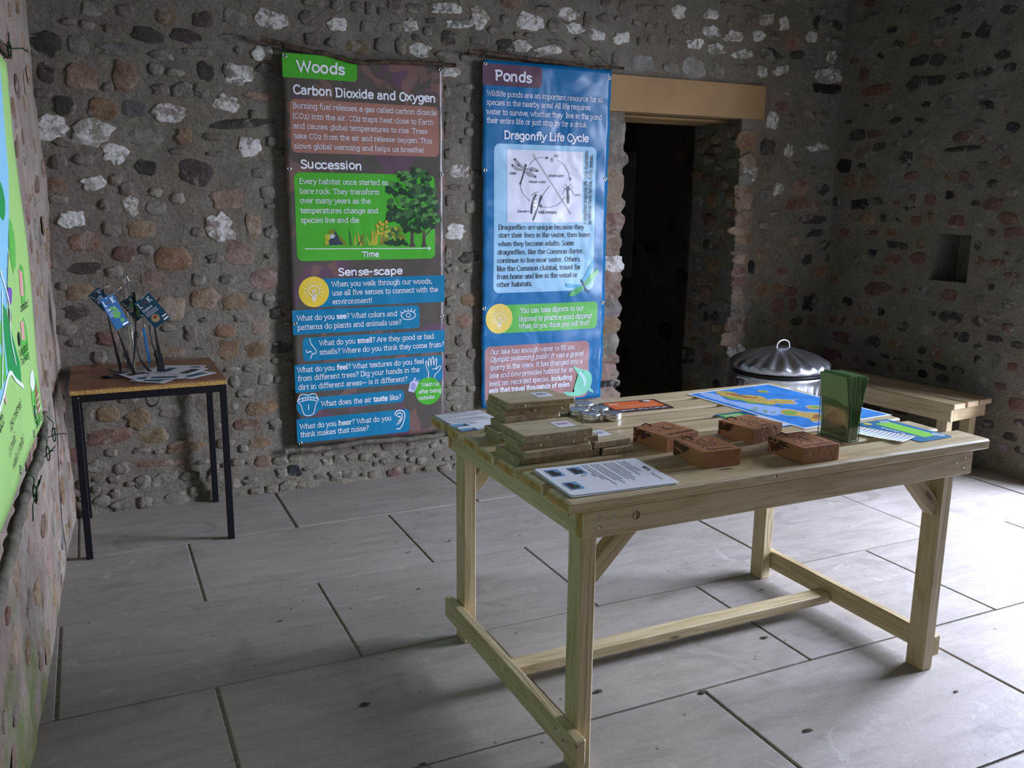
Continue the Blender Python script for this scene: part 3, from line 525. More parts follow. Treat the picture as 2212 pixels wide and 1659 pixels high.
# ================================================================ LETTERING: a monoline stroke alphabet
# glyph = advance | strokes; '~' smooth; suffix _ < > : slab serif both / left / right (left out for the hand-drawn style)
GL = {
'a': '4.6|~.7,4.3 2,5 3.3,4.7 3.7,3.6;3.7,3.7 3.7,0>;~3.7,2.9 2,2.9 .7,2.2 .6,.9 1.7,0 3,.4 3.7,1.3',
'b': '4.8|.8,7.4< .8,0;~.8,3.6 1.9,4.9 3.4,4.6 4.1,2.5 3.4,.4 1.9,.1 .8,1.2', 'c': '4.3|~3.8,4 3,4.9 1.6,4.8 .6,3.6 .6,1.4 1.6,.2 3,.1 3.9,.9',
'd': '5|4,7.4< 4,0>;~4,3.6 2.9,4.9 1.4,4.6 .6,2.5 1.4,.4 2.9,.1 4,1.3', 'e': '4.5|.7,2.6 4,2.6;~4,2.6 3.7,4.3 2.3,5 1,4.3 .6,2.5 1,.8 2.3,0 3.9,.7',
'f': '3.1|~3.2,7.2 2.2,7.4 1.4,6.6 1.3,5.5;1.3,5.5 1.3,0_;.3,4.9 2.9,4.9', 'g': '4.8|~4,3.6 2.9,4.9 1.4,4.6 .6,2.6 1.4,.7 2.9,.4 4,1.5;4,5> 4,-.8;~4,-.8 3.3,-2 2,-2.2 .8,-1.7',
'h': '5|.9,7.4< .9,0_;~.9,3.4 2,4.8 3.3,4.8 3.9,3.7;3.9,3.7 3.9,0_', 'i': '2.1|1,5< 1,0_;1,6.6 1,7.2', 'j': '2.2|1.2,5< 1.2,-1;~1.2,-1 .8,-2 -.1,-2.2;1.2,6.6 1.2,7.2',
'k': '4.5|.9,7.4< .9,0_;.9,2 3.5,5_;1.9,3.1 3.9,0_', 'l': '2.1|1,7.4< 1,0_', 'm': '7.2|.9,5< .9,0_;~.9,3.6 1.9,4.9 3,4.8 3.5,3.7;3.5,3.7 3.5,0_;~3.5,3.6 4.5,4.9 5.6,4.8 6.1,3.7;6.1,3.7 6.1,0_',
'n': '5|.9,5< .9,0_;~.9,3.4 2,4.8 3.3,4.8 3.9,3.7;3.9,3.7 3.9,0_', 'o': '4.8|~.6,2.5 1.1,4.3 2.4,5 3.7,4.3 4.2,2.5 3.7,.7 2.4,0 1.1,.7 .6,2.5',
'p': '4.9|.9,5< .9,-2.2_;~.9,3.6 2,4.9 3.5,4.6 4.2,2.5 3.5,.4 2,.1 .9,1.2', 'q': '4.9|4,5 4,-2.2_;~4,3.6 2.9,4.9 1.4,4.6 .6,2.5 1.4,.4 2.9,.1 4,1.3',
'r': '3.5|.9,5< .9,0_;~.9,3.2 1.8,4.7 3.1,4.8', 's': '4|~3.4,4.3 2.2,5 .9,4.5 1,3.2 2.9,2.2 3.4,1.1 2.4,.1 .6,.6', 't': '3.1|1.3,6.4 1.3,1.2;~1.3,1.2 1.7,.2 2.9,.2;.3,4.9 2.9,4.9',
'u': '5|.8,5< .8,1.3;~.8,1.3 1.5,.1 2.7,.1 3.8,1.4;3.8,5< 3.8,0>', 'v': '4.4|.3,5_ 2.2,0 4.1,5_', 'w': '6.6|.3,5_ 1.9,0 3.3,4.6 4.7,0 6.3,5_', 'x': '4.5|.4,5_ 4,0_;4,5_ .4,0_',
'y': '4.4|.3,5_ 2.2,.2;~4.1,5 2.2,0 1.5,-1.8 .2,-2.1', 'z': '4.1|.6,5 3.5,5 .5,0 3.6,0',
'A': '5.6|.2,0_ 2.8,7 5.4,0_;1.2,2.4 4.4,2.4', 'B': '5.2|.9,0 .9,7<;~.9,7 3.2,6.9 4,5.3 3.2,3.8 .9,3.7;~.9,3.7 3.6,3.5 4.5,1.9 3.6,.1 .9,0;.3,0 1,0', 'C': '5.2|~4.7,5.9 3.6,7 1.9,6.8 .6,5 .6,2 1.9,.2 3.6,0 4.8,1.1',
'D': '5.7|.9,0 .9,7;~.3,7 2.8,7 4.6,6 5,3.5 4.6,1 2.8,0 .3,0', 'E': '4.9|.9,0 .9,7;.3,7 4.3,7;.9,3.6 3.6,3.6;.3,0 4.5,0', 'G': '5.6|~4.8,5.9 3.6,7 1.9,6.8 .6,5 .6,2 1.9,.2 3.6,0 4.9,1;4.9,1 4.9,3.2 3.1,3.2',
'H': '6|.9,7_ .9,0_;5,7_ 5,0_;.9,3.6 5,3.6', 'I': '2.6|1.3,7_ 1.3,0_', 'L': '4.6|.9,7_ .9,0;.3,0 4.3,0', 'M': '7|.9,0_ .9,7 3.5,2 6.1,7 6.1,0_', 'N': '6|.9,0_ .9,7 5,0 5,7_',
'O': '5.9|~.6,3.5 1.2,6 2.9,7 4.7,6 5.3,3.5 4.7,1 2.9,0 1.2,1 .6,3.5', 'P': '5|.9,7 .9,0_;~.3,7 3.3,7 4.4,5.3 3.5,3.5 .9,3.3', 'S': '4.8|~4.2,6.1 2.8,7.1 1.1,6.5 .9,5 2.4,3.8 4.1,2.6 4.1,.9 2.6,-.1 .6,.8',
'T': '5.2|2.6,7 2.6,0_;.3,6.2 .3,7 4.9,7 4.9,6.2', 'U': '5.8|.9,7_ .9,2;~.9,2 1.7,.2 3.8,.2 4.8,2;4.8,2 4.8,7_', 'W': '7.8|.3,7_ 2.1,0 3.9,6.4 5.7,0 7.5,7_', 'Y': '5.2|.2,7_ 2.6,3.4 5,7_;2.6,3.4 2.6,0_',
'K': '5.4|.9,7_ .9,0_;.9,2.6 4.4,7_;2,3.9 4.9,0_',
'0': '4.6|~.6,2.5 1,4.4 2.3,5 3.6,4.4 4,2.5 3.6,.6 2.3,0 1,.6 .6,2.5', '1': '3.1|.5,4.3 1.7,5 1.7,0_', '2': '4.2|~.7,4.2 1.9,5.1 3.3,4.6 3.3,3.2 .6,0;.6,0 3.8,0', '5': '4.2|3.5,5 1,5 .9,2.8;~.9,2.8 2.5,3.1 3.6,1.7 2.6,0 .7,-.2',
'9': '4.5|~3.9,3.4 2.4,1.9 .8,2.6 .9,4.4 2.4,5.1 3.8,4.2 3.8,1.6 2.2,-1.6', '.': '1.9|.9,.0 .9,.6', ',': '1.9|1,.6 .7,-1', '!': '2.2|1,7.2 1,2.2;1,.1 1,.7', '?': '4|~.7,6 2,7.2 3.5,6.2 2.8,4.6 1.9,3.4 1.9,2.2;1.9,.1 1.9,.7',
'(': '2.6|~2.1,7.6 .9,5.4 .7,2.8 1.1,.2 2.1,-1.6', ')': '2.6|~.5,7.6 1.7,5.4 1.9,2.8 1.5,.2 .5,-1.6', '-': '3|.5,2.7 2.6,2.7', '—': '6.6|.1,2.7 6.5,2.7', "'": '1.6|.8,7.2 .7,5.6', ' ': '2.5|', '/': '3|.3,-.5 2.7,7.4'}
def glyph(ch):
    adv, body = GL.get(ch, GL['.']).split('|'); S = []
    for st in body.split(';'):
        if not st: continue
        sm = st[0] == '~'; P = []; ser = []
        for t in st.lstrip('~').split():
            k = t[-1] if t[-1] in '_<>' else ''; x, y = t.rstrip('_<>').split(','); P.append((float(x), float(y)))
            if k: ser.append((float(x), float(y), k))
        S.append((sm, P, ser))
    return float(adv), S
GC = {c: glyph(c) for c in GL}
def ribbon(P, hw, V, F_):
    """flat stroke of half width hw through 2-D points"""
    n = len(P)
    if n < 2: return
    P = [Vector((p[0], p[1])) for p in P]
    d0 = (P[1]-P[0]); d1 = (P[-1]-P[-2])
    if d0.length < 1e-7 or d1.length < 1e-7: return
    P[0] = P[0]-d0.normalized()*hw*.6; P[-1] = P[-1]+d1.normalized()*hw*.6
    b = len(V)
    for i, p in enumerate(P):
        a = (P[i]-P[i-1]).normalized() if i else (P[1]-P[0]).normalized(); c = (P[i+1]-P[i]).normalized() if i < n-1 else a
        t = a+c; t = t.normalized() if t.length > 1e-5 else a; nrm = Vector((-t.y, t.x)); k = hw/max(.45, nrm.dot(Vector((-a.y, a.x))))
        V.append(p+nrm*k); V.append(p-nrm*k)
    for i in range(n-1): F_.append((b+2*i, b+2*i+1, b+2*i+3, b+2*i+2))
def text2d(txt, x0, y0, x1, h, style, V, F_, rot=0.0, rs=None):
    """one line fitted between x0 and x1 on baseline y0 (rotated about its start by rot)"""
    hand = style[0] == 'h'; ital = style[0] == 'i'; u = h/7.3; w = 0; bold = False; seq = []
    for ch in txt:
        if ch == '*': bold = not bold; continue
        adv, S = GC.get(ch, GC['.']); adv *= (1.06 if bold else 1)*(1.12 if hand else 1)
        seq.append((w, S, bold)); w += adv
    sx = (x1-x0)/max(w-.6, .1); cr, sr_ = math.cos(rot), math.sin(rot); rnd = rs or random.Random(len(txt))
    def tr(p): x, y = p; return (x0+x*cr-y*sr_, y0+x*sr_+y*cr)
    for (gx, S, bo) in seq:
        hw = u*(.74 if hand else (.70 if bo else .45)); jx, jy, jr = (rnd.uniform(-.15, .15), rnd.uniform(-.3, .3), rnd.uniform(-.04, .04)) if hand else (0, 0, 0)
        for sm, P, ser in S:
            Q = [(p[0]*(1.1 if hand else 1), p[1]) for p in P]
            if sm: Q = [(v.x, v.y) for v in catmull([Vector((a, b, 0)) for a, b in Q], 3)]
            pts = []
            for a, b in Q:
                if ital: a += b*.2
                if hand: a, b = a+jx-jr*b, b+jy+jr*a
                pts.append(tr(((gx+a)*sx, b*u)))
            ribbon(pts, hw, V, F_)
            if not hand and not (ital and style[1] == 'D'):
                for (a, b, k) in ser:
                    if ital: a += b*.2
                    yy = b+(-.25 if b > 4 else .25); l = 1.0 if k in '_<' else 0; r_ = 1.0 if k in '_>' else 0
                    ribbon([tr(((gx+a-l)*sx, yy*u)), tr(((gx+a+r_)*sx, yy*u))], u*.28, V, F_)
def build2d(name, parent, V, F_, surf, layer, mat, fm=None, kind='stuff', loc=None):
    P = [surf(v[0], v[1], layer) for v in V]
    return mesh_obj(name, P, F_, mat, parent, True, loc if loc is not None else wm(parent).translation, fm=fm, kind=kind)
def poly_surf(name, parent, polys, surf, layer, mats, step=.05, kind=None, fm=None):
    """flat print: 2-D polygons cut on a grid so that they follow the surface; polys = [(points, material index)]"""
    V = []; F_ = []; idx = []
    for pi, (pts, mi) in enumerate(polys):
        bm = bmesh.new(); vs = [bm.verts.new((p[0], p[1], 0)) for p in pts]; bm.faces.new(vs)
        bmesh.ops.triangulate(bm, faces=bm.faces[:])
        xs = [p[0] for p in pts]; ys = [p[1] for p in pts]
        for ax, lo_, hi_ in ((0, min(xs), max(xs)), (1, min(ys), max(ys))):
            k = math.ceil(lo_/step)
            while k*step < hi_ and hi_-lo_ > step*1.2:
                co = [0, 0, 0]; no = [0, 0, 0]; co[ax] = k*step; no[ax] = 1
                bmesh.ops.bisect_plane(bm, geom=bm.verts[:]+bm.edges[:]+bm.faces[:], plane_co=co, plane_no=no, dist=1e-6); k += 1
        bm.verts.index_update(); b = len(V); lay = layer+pi*min(.3, 2.5/len(polys))
        V += [surf(v.co.x, v.co.y, lay) for v in bm.verts]; n = 0
        for f in bm.faces: F_.append(tuple(b+v.index for v in f.verts)); idx.append(mi)
        bm.free()
    return mesh_obj(name, V, F_, mats, parent, True, wm(parent).translation, fm=idx, kind=kind)
def rrect(x0, y0, x1, y1, r=.02, corners='1111', n=6):
    """corners: bottom-left, bottom-right, top-right, top-left"""
    P = []
    for k, (cx, cy, a) in enumerate(((x0, y0, 180), (x1, y0, 270), (x1, y1, 0), (x0, y1, 90))):
        if corners[k] == '1':
            ox_, oy_ = cx+(r if k in (0, 3) else -r), cy+(r if k in (0, 1) else -r)
            P += [(ox_+r*math.cos(R_(a+90*i/n)), oy_+r*math.sin(R_(a+90*i/n))) for i in range(n+1)]
        else: P.append((cx, cy))
    return P
def circ(cx, cy, r, n=28, ry=None): return [(cx+r*math.cos(2*math.pi*i/n), cy+(ry or r)*math.sin(2*math.pi*i/n)) for i in range(n)]
def blob(cx, cy, rx, ry, rnd, n=13, j=.22): return [(cx+rx*math.cos(2*math.pi*i/n)*(1+rnd.uniform(-j, j)), cy+ry*math.sin(2*math.pi*i/n)*(1+rnd.uniform(-j, j))) for i in range(n)]
def strokes(lst, hw, V=None, F_=None, T=lambda p: p):
    V = [] if V is None else V; F_ = [] if F_ is None else F_
    for s in lst:
        sm = s[0] == '~'; P = [tuple(float(c) for c in t.split(',')) for t in s.lstrip('~').split()]
        P = [T(p) for p in P]
        if sm: P = [(v.x, v.y) for v in catmull([Vector((a, b, 0)) for a, b in P], 5)]
        ribbon(P, hw, V, F_)
    return V, F_
def ring_pts(cx, cy, r, a0=0, a1=360, n=16): return ' '.join('%.4f,%.4f' % (cx+r*math.cos(R_(a0+(a1-a0)*i/n)), cy+r*math.sin(R_(a0+(a1-a0)*i/n))) for i in range(n+1))

# ================================================================ BANNERS
YS = 4.297
def surf_banner(amp, seed):
    def s(u, v, layer=0):
        d = amp*(math.sin(u*7+seed)*.5+math.sin(v*5.3+seed*2+u*3)*.7+math.sin(u*19+v*7+seed)*.18)
        return Vector((u, YS-d-layer*.0006-.006, v))
    return s
def banner_sheet(parent, x0, x1, z0, z1, surf, mat, edge=.003, seed=0):
    rnd = random.Random(seed); us = np.linspace(x0, x1, 34); vs = np.linspace(z0, z1, 76); V = []; F_ = []; nu, nv = len(us), len(vs)
    for back in (0, 1):
        for i, u in enumerate(us):
            for j, v in enumerate(vs):
                uu = u+(edge*math.sin(v*31+seed)*math.sin(v*11) if i in (0, nu-1) else 0); p = surf(uu, v, 0)
                if back: p.y += .002
                V.append(p)
    o = nu*nv
    for i in range(nu-1):
        for j in range(nv-1):
            a, b, c, d = i*nv+j, (i+1)*nv+j, (i+1)*nv+j+1, i*nv+j+1
            F_.append((a, b, c, d)); F_.append((o+d, o+c, o+b, o+a))
    for i in range(nu-1):
        F_.append((i*nv, o+i*nv, o+(i+1)*nv, (i+1)*nv)); F_.append((i*nv+nv-1, (i+1)*nv+nv-1, o+(i+1)*nv+nv-1, o+i*nv+nv-1))
    for j in range(nv-1):
        F_.append((j, j+1, o+j+1, o+j)); a = (nu-1)*nv; F_.append((a+j, o+a+j, o+a+j+1, a+j+1))
    return mesh_obj('sheet', V, F_, mat, parent, True, wm(parent).translation)
def eyelet(parent, u, v, surf, r=.0095):
    p = surf(u, v, 3); V = []; F_ = []; n = 20; prof = [(r*.52, 0), (r*.62, -.0012), (r*.85, -.0014), (r, 0)]
    for k in range(n):
        a = 2*math.pi*k/n
        for rr_, d in prof: V.append((p.x+rr_*math.cos(a), p.y+d, p.z+rr_*math.sin(a)))
    for k in range(n):
        for i in range(3): F_.append((k*4+i, ((k+1) % n)*4+i, ((k+1) % n)*4+i+1, k*4+i+1))
    e = mesh_obj('eyelet', V, F_, M['eyelet'], parent, True, p)
    mesh_obj('eyelet_hole', [(p.x+r*.55*math.cos(2*math.pi*k/12), p.y-.0002, p.z+r*.55*math.sin(2*math.pi*k/12)) for k in range(12)], [tuple(reversed(range(12)))], M['black'], e)
def bulb(cx, cy, s, hw, V, F_):
    T = lambda p: (cx+p[0]*s, cy+p[1]*s)
    strokes(['~-.3,-.6 -.35,-.3 -.85,.2 -.75,.9 0,1.25 .75,.9 .85,.2 .35,-.3 .3,-.6', '-.3,-.6 .3,-.6', '-.3,-.8 .3,-.8', '-.25,-1 .25,-1', '-.12,-1.2 .12,-1.2',
             '-.12,-.6 -.2,.35', '.12,-.6 .2,.35', '~-.2,.35 -.35,.55 -.1,.45 0,.62 .1,.45 .35,.55 .2,.35'], hw, V, F_, T)
    for k in range(11):
        a = R_(-35+k*25); strokes(['%f,%f %f,%f' % (1.2*math.cos(a), .45+1.2*math.sin(a), 1.5*math.cos(a), .45+1.5*math.sin(a))], hw*.8, V, F_, T)
TEAL = srgb(0, 118, 160); GRN = srgb(74, 172, 48); YEL = srgb(226, 196, 62)
VM = {}
VM['camo'] = vinyl('woods_banner_print', (.1, .05, .1), camo=(srgb(98, 74, 90), srgb(84, 78, 72), srgb(116, 90, 84)))
VM['teal'] = vinyl('teal_print', TEAL); VM['green'] = vinyl('green_print', GRN); VM['yellow'] = vinyl('yellow_print', YEL)
VM['brown'] = vinyl('brown_print', srgb(158, 112, 98)); VM['white'] = vinyl('white_lettering', (.80, .83, .90)); VM['ltxt'] = vinyl('pale_lettering', (.76, .79, .86))
VM['tree'] = [vinyl('tree_print_%d' % i, srgb(*c)) for i, c in enumerate(((38, 66, 44), (62, 104, 58), (92, 140, 78), (84, 66, 70), (178, 178, 60), (122, 128, 48), (196, 200, 208), (58, 66, 84), (206, 160, 60)))]
w1 = empty('banner', (1.25, YS, .22), 'purple and brown Woods banner with green and blue text boxes', 'banner')
S1 = surf_banner(.0035, 1.0)
banner_sheet(w1, .86, 1.643, .222, 2.072, S1, VM['camo'], .0015, 1)
def pr(name, pts, mat, layer=1, parent=w1, surf=S1, label=None):
    o = poly_surf(name, parent, [(pts, 0)], surf, layer, [mat])
    if label: o['label'] = label
    return o
pr('title_box', rrect(.861, 1.965, 1.209, 2.071, .022, '0110'), VM['green'], label='green title box')
pr('text_box', rrect(.887, 1.633, 1.617, 1.872, .026), VM['brown'], label='brown text box')
pr('text_box', rrect(.895, 1.132, 1.592, 1.545, .03), VM['green'], label='green text box with tree drawing')
pr('text_box', rrect(.968, .909, 1.642, 1.046, .02, '1001'), VM['teal'], label='blue text box')
pr('bulb_disc', circ(.969, .984, .0735, 40), VM['yellow'], 2, label='yellow disc with a light bulb drawing')
pr('text_box', rrect(.861, .78, 1.506, .898, .02, '0110'), VM['teal'], label='blue text box')
pr('text_box', rrect(.905, .648, 1.642, .763, .022, '1001'), VM['teal'], label='blue text box')
pr('text_box', rrect(.861, .494, 1.628, .632, .02, '0110'), VM['teal'], label='blue text box')
pr('text_box', rrect(.93, .40, 1.417, .464, .022, '0110'), VM['teal'], 1.1, label='blue text box')
pr('mouth_disc', circ(.921, .427, .058, 32), VM['teal'], 1.3, label='blue disc with a mouth drawing')
pr('text_box', rrect(.861, .239, 1.444, .361, .02, '0110'), VM['teal'], label='blue text box')
pr('wash_disc', circ(1.549, .447, .073, 36), VM['green'], 2.2, label='green disc about washing hands')
def write(parent, rows, surf, mats, layer=4):
    for key in sorted(set(t[5][1]+('h' if t[5][0] == 'h' else 'b') for t in rows)):
        V = []; F_ = []
        for (x0, y0, x1, h, txt, st) in rows:
            if st[1]+('h' if st[0] == 'h' else 'b') == key: text2d(txt, x0, y0, x1, h, st, V, F_)
        build2d('heading_lettering' if key[1] == 'h' else 'lettering', parent, V, F_, surf, layer, mats[key[0]])
write(w1, TEXT1, S1, {'W': VM['white'], 'L': VM['ltxt']})
# white line drawings
V = []; F_ = []
bulb(.969, .975, .031, .0017, V, F_)
strokes(['~1.405,.852 1.420,.832 1.446,.826 1.470,.832 1.485,.848 1.470,.864 1.446,.870 1.420,.864 1.405,.850', '~'+ring_pts(1.446, .849, .011, n=12), '1.432,.868 1.422,.878', '1.446,.871 1.444,.884', '1.460,.868 1.464,.883', '1.472,.862 1.483,.876', '1.418,.860 1.402,.868'], .0019, V, F_)
strokes(['~.940,.757 .944,.735 .957,.715 .969,.697 .966,.685 .950,.682 .946,.674 .940,.661', '~.922,.703 .921,.694 .930,.690 .938,.696 .948,.690'], .0019, V, F_)
strokes(['~1.548,.515 1.550,.545 1.540,.570 1.536,.600 1.543,.603 1.552,.575', '~1.552,.575 1.552,.612 1.559,.617 1.565,.580', '~1.565,.580 1.570,.618 1.577,.622 1.580,.582', '~1.580,.582 1.590,.612 1.597,.612 1.594,.574', '~1.594,.574 1.594,.560 1.612,.575 1.620,.568 1.604,.545 1.585,.530 1.582,.515', '~1.572,.560 1.583,.563 1.594,.560'], .0019, V, F_)
strokes(['~.868,.452 .884,.482 .904,.484 .921,.478 .940,.484 .958,.480 .972,.452', '~.868,.452 .886,.464 .921,.468 .955,.464 .972,.452', '~.868,.452 .884,.430 .898,.385 .921,.375 .945,.385 .958,.430 .972,.452', '~.880,.448 .921,.455 .960,.448', '.921,.430 .921,.405', '.895,.466 .895,.456', '.908,.468 .908,.458', '.921,.469 .921,.459', '.934,.468 .934,.458', '.947,.466 .947,.456'], .0019, V, F_)
strokes(['~1.364,.336 1.372,.353 1.392,.358 1.410,.350 1.418,.330 1.412,.300 1.402,.275 1.388,.260 1.372,.262', '~1.372,.330 1.382,.343 1.398,.342 1.404,.325 1.396,.300 1.384,.290 1.374,.285', '~1.380,.325 1.392,.325 1.392,.308 1.380,.300'], .0025, V, F_)
strokes(['.934,1.190 1.566,1.184', '1.556,1.192 1.566,1.184 1.556,1.176'], .0018, V, F_)
build2d('line_drawings', w1, V, F_, S1, 4, VM['white'])
poly_surf('soap_drawing', w1, [([(1.438, .455), (1.47, .445), (1.498, .497), (1.468, .512), (1.448, .498)], 0), (circ(1.466, .478, .014, 12, .02), 1), (circ(1.475, .517, .007, 10), 0), (circ(1.487, .508, .003, 8), 0), (circ(1.496, .507, .003, 8), 0)], S1, 3, [vinyl('soap_print', srgb(190, 196, 226)), vinyl('soap_dark', srgb(150, 150, 196))])
rt = random.Random(4); P = []
for cx, h0, wd in ((1.471, 1.30, .012), (1.533, 1.27, .010)):
    P.append(([(cx-wd*1.5, 1.192), (cx+wd*1.5, 1.192), (cx+wd*.7, 1.215), (cx+wd*.6, h0), (cx-wd*.5, h0), (cx-wd*.7, 1.215)], 3))
P += [([(1.378, 1.44), (1.402, 1.395), (1.405, 1.396), (1.384, 1.44)], 3), ([(1.533, 1.235), (1.575, 1.28), (1.571, 1.283), (1.533, 1.245)], 3), ([(1.535, 1.245), (1.510, 1.29), (1.513, 1.291), (1.538, 1.25)], 3)]
for (cx, cy, rx, ry, n) in ((1.48, 1.53, .085, .04, 34), (1.43, 1.475, .09, .035, 34), (1.53, 1.47, .085, .03, 26), (1.44, 1.40, .10, .04, 26), (1.53, 1.40, .085, .055, 44), (1.40, 1.345, .07, .03, 26), (1.50, 1.34, .085, .05, 40), (1.57, 1.32, .05, .045, 26), (1.475, 1.29, .05, .03, 16)):
    for k in range(n):
        a = rt.uniform(0, 6.28); q = rt.random()**.5; x, y = cx+rx*q*math.cos(a), cy+ry*q*math.sin(a)
        sh = 0 if y < cy-ry*.15 or rt.random() < .3 else (1 if rt.random() < .65 else 2)
        P.append((blob(x, y, rt.uniform(.010, .018), rt.uniform(.008, .014), rt, 11, .35), sh))
poly_surf('tree_drawing', w1, P, S1, 2.4, VM['tree'], kind='stuff')
P = [([(1.028, 1.206), (1.05, 1.245), (1.062, 1.27), (1.076, 1.282), (1.09, 1.262), (1.10, 1.235), (1.122, 1.206)], 7), ([(1.05, 1.24), (1.07, 1.27), (1.085, 1.25), (1.10, 1.225), (1.07, 1.222)], 6), (blob(1.045, 1.245, .015, .016, rt), 4), (blob(1.065, 1.268, .016, .012, rt), 5), (blob(1.040, 1.218, .012, .012, rt), 4)]
for k in range(26):
    x = rt.uniform(1.125, 1.325); l = rt.uniform(.03, .075)*(1.25 if x > 1.27 else 1); t = rt.uniform(-.03, .03)
    P.append(([(x-.006, 1.203), (x+.006, 1.203), (x+t+.003, 1.203+l), (x+t-.001, 1.203+l*1.02)], rt.choice((4, 5, 4, 1, 8))))
for k in range(60):
    a = rt.uniform(0, 3.14); q = rt.random()**.5; x, y = 1.385+.062*q*math.cos(a), 1.205+.085*q*math.sin(a)
    P.append((blob(x, y, .011, .009, rt, 9, .35), 0 if y < 1.225 else rt.choice((5, 4, 1, 5))))
for k in range(14): P.append((blob(rt.uniform(1.29, 1.34), rt.uniform(1.26, 1.32), .008, .008, rt, 8, .35), rt.choice((4, 8, 5))))
poly_surf('plants_drawing', w1, P, S1, 2.4, VM['tree'], kind='stuff')
for u, v in ((.874, 2.058), (1.628, 2.046), (.874, 1.56), (1.628, 1.55), (.874, .835), (1.628, .835), (.876, .238)): eyelet(w1, u, v, S1)

w2 = empty('banner', (2.22, YS, .32), 'blue Ponds banner with a dragonfly life cycle panel beside the doorway', 'banner')
S2 = surf_banner(.006, 4.0)
VB = dict(wr=.62, rough=.3)
V2 = {k: vinyl('pond_'+k, c, .5, .36, dist=.007) for k, c in dict(blue=srgb(0, 104, 160), purple=srgb(92, 62, 82), pale=srgb(148, 196, 226), card=srgb(214, 218, 236), green=srgb(92, 178, 78), yellow=srgb(226, 200, 96), brown=srgb(160, 118, 118), grey=srgb(150, 152, 160), dark=srgb(60, 66, 80), white=srgb(226, 230, 244), fish=srgb(120, 200, 170), fish2=srgb(180, 216, 222), wing=srgb(60, 160, 200), wing2=srgb(60, 160, 90), body=srgb(34, 62, 96)).items()}
banner_sheet(w2, 1.853, 2.598, .322, 2.112, S2, V2['blue'], .004, 2)
def pr2(name, pts, mat, layer=1, label=None):
    o = poly_surf(name, w2, [(pts, 0)], S2, layer, [mat])
    if label: o['label'] = label
pr2('title_box', rrect(1.854, 1.992, 2.185, 2.096, .024, '0110'), V2['purple'], label='purple title box')
pr2('text_box', rrect(1.918, .943, 2.522, 1.71, .034), V2['pale'], label='pale blue panel with the dragonfly drawings')
pr2('drawing_card', rrect(1.993, 1.312, 2.441, 1.682, .002, '0000'), V2['card'], 2, label='white square with life cycle drawings')
pr2('text_box', rrect(1.955, .726, 2.553, .878, .03, '1111'), V2['green'], label='green text box')
pr2('bulb_disc', circ(1.954, .806, .078, 40, .08), V2['yellow'], 2, label='yellow disc with a light bulb drawing')
pr2('text_box', rrect(1.873, .335, 2.509, .658, .03), V2['brown'], label='brown text box')
T2 = [t for t in TEXT2 if t[5] != 'iD']; write(w2, T2, S2, {'W': V2['white'], 'L': V2['white'], 'D': V2['dark']})
V = []; F_ = []
for t in TEXT2:
    if t[5] == 'iD': text2d(t[4], t[0], t[1], t[2], t[3], 'iD', V, F_)
text2d('A simplified dragonfly life cycle illustration', 2.470, 1.300, 2.470+.386, .020, 'bD', V, F_, R_(90)); text2d('by National Parks Service. Public domain.', 2.499, 1.300, 2.499+.369, .020, 'bD', V, F_, R_(90))
strokes(['~2.120,1.608 2.148,1.634 2.185,1.647 2.224,1.645', '~2.276,1.639 2.320,1.615 2.350,1.575 2.364,1.535', '~2.335,1.447 2.290,1.405 2.235,1.391 2.184,1.397', '~2.122,1.425 2.088,1.455 2.071,1.490 2.069,1.518', '~2.240,1.503 2.205,1.460 2.190,1.425'], .0011, V, F_)
strokes(['2.215,1.640 2.226,1.645 2.216,1.651', '2.357,1.546 2.364,1.533 2.369,1.547', '2.193,1.404 2.182,1.397 2.194,1.391', '2.063,1.508 2.069,1.521 2.075,1.508', '2.112,1.369 2.120,1.369'], .0024, V, F_)
# dragonfly adult, larva, emerging adult
strokes(['~2.096,1.593 2.090,1.575 2.082,1.548 2.072,1.522'], .004, V, F_)
strokes(['2.097,1.600 2.099,1.606'], .006, V, F_)
strokes(['~2.347,1.482 2.350,1.460 2.352,1.432 2.352,1.415', ], .006, V, F_)
strokes(['2.345,1.490 2.325,1.478 2.318,1.460', '2.357,1.490 2.377,1.478 2.385,1.462', '2.344,1.498 2.332,1.512', '2.358,1.498 2.368,1.512', '2.345,1.485 2.330,1.490 2.322,1.500', '2.356,1.485 2.372,1.490 2.378,1.500'], .0013, V, F_)
strokes(['~2.160,1.455 2.150,1.440 2.141,1.415 2.135,1.385 2.133,1.360'], .006, V, F_)
strokes(['~2.190,1.450 2.175,1.400 2.155,1.350 2.143,1.325'], .0045, V, F_)
strokes(['2.135,1.450 2.150,1.465 2.172,1.470', '2.150,1.430 2.168,1.435', '2.145,1.410 2.163,1.412', '2.146,1.395 2.158,1.390'], .0014, V, F_)
build2d('line_drawings', w2, V, F_, S2, 4, V2['dark'])
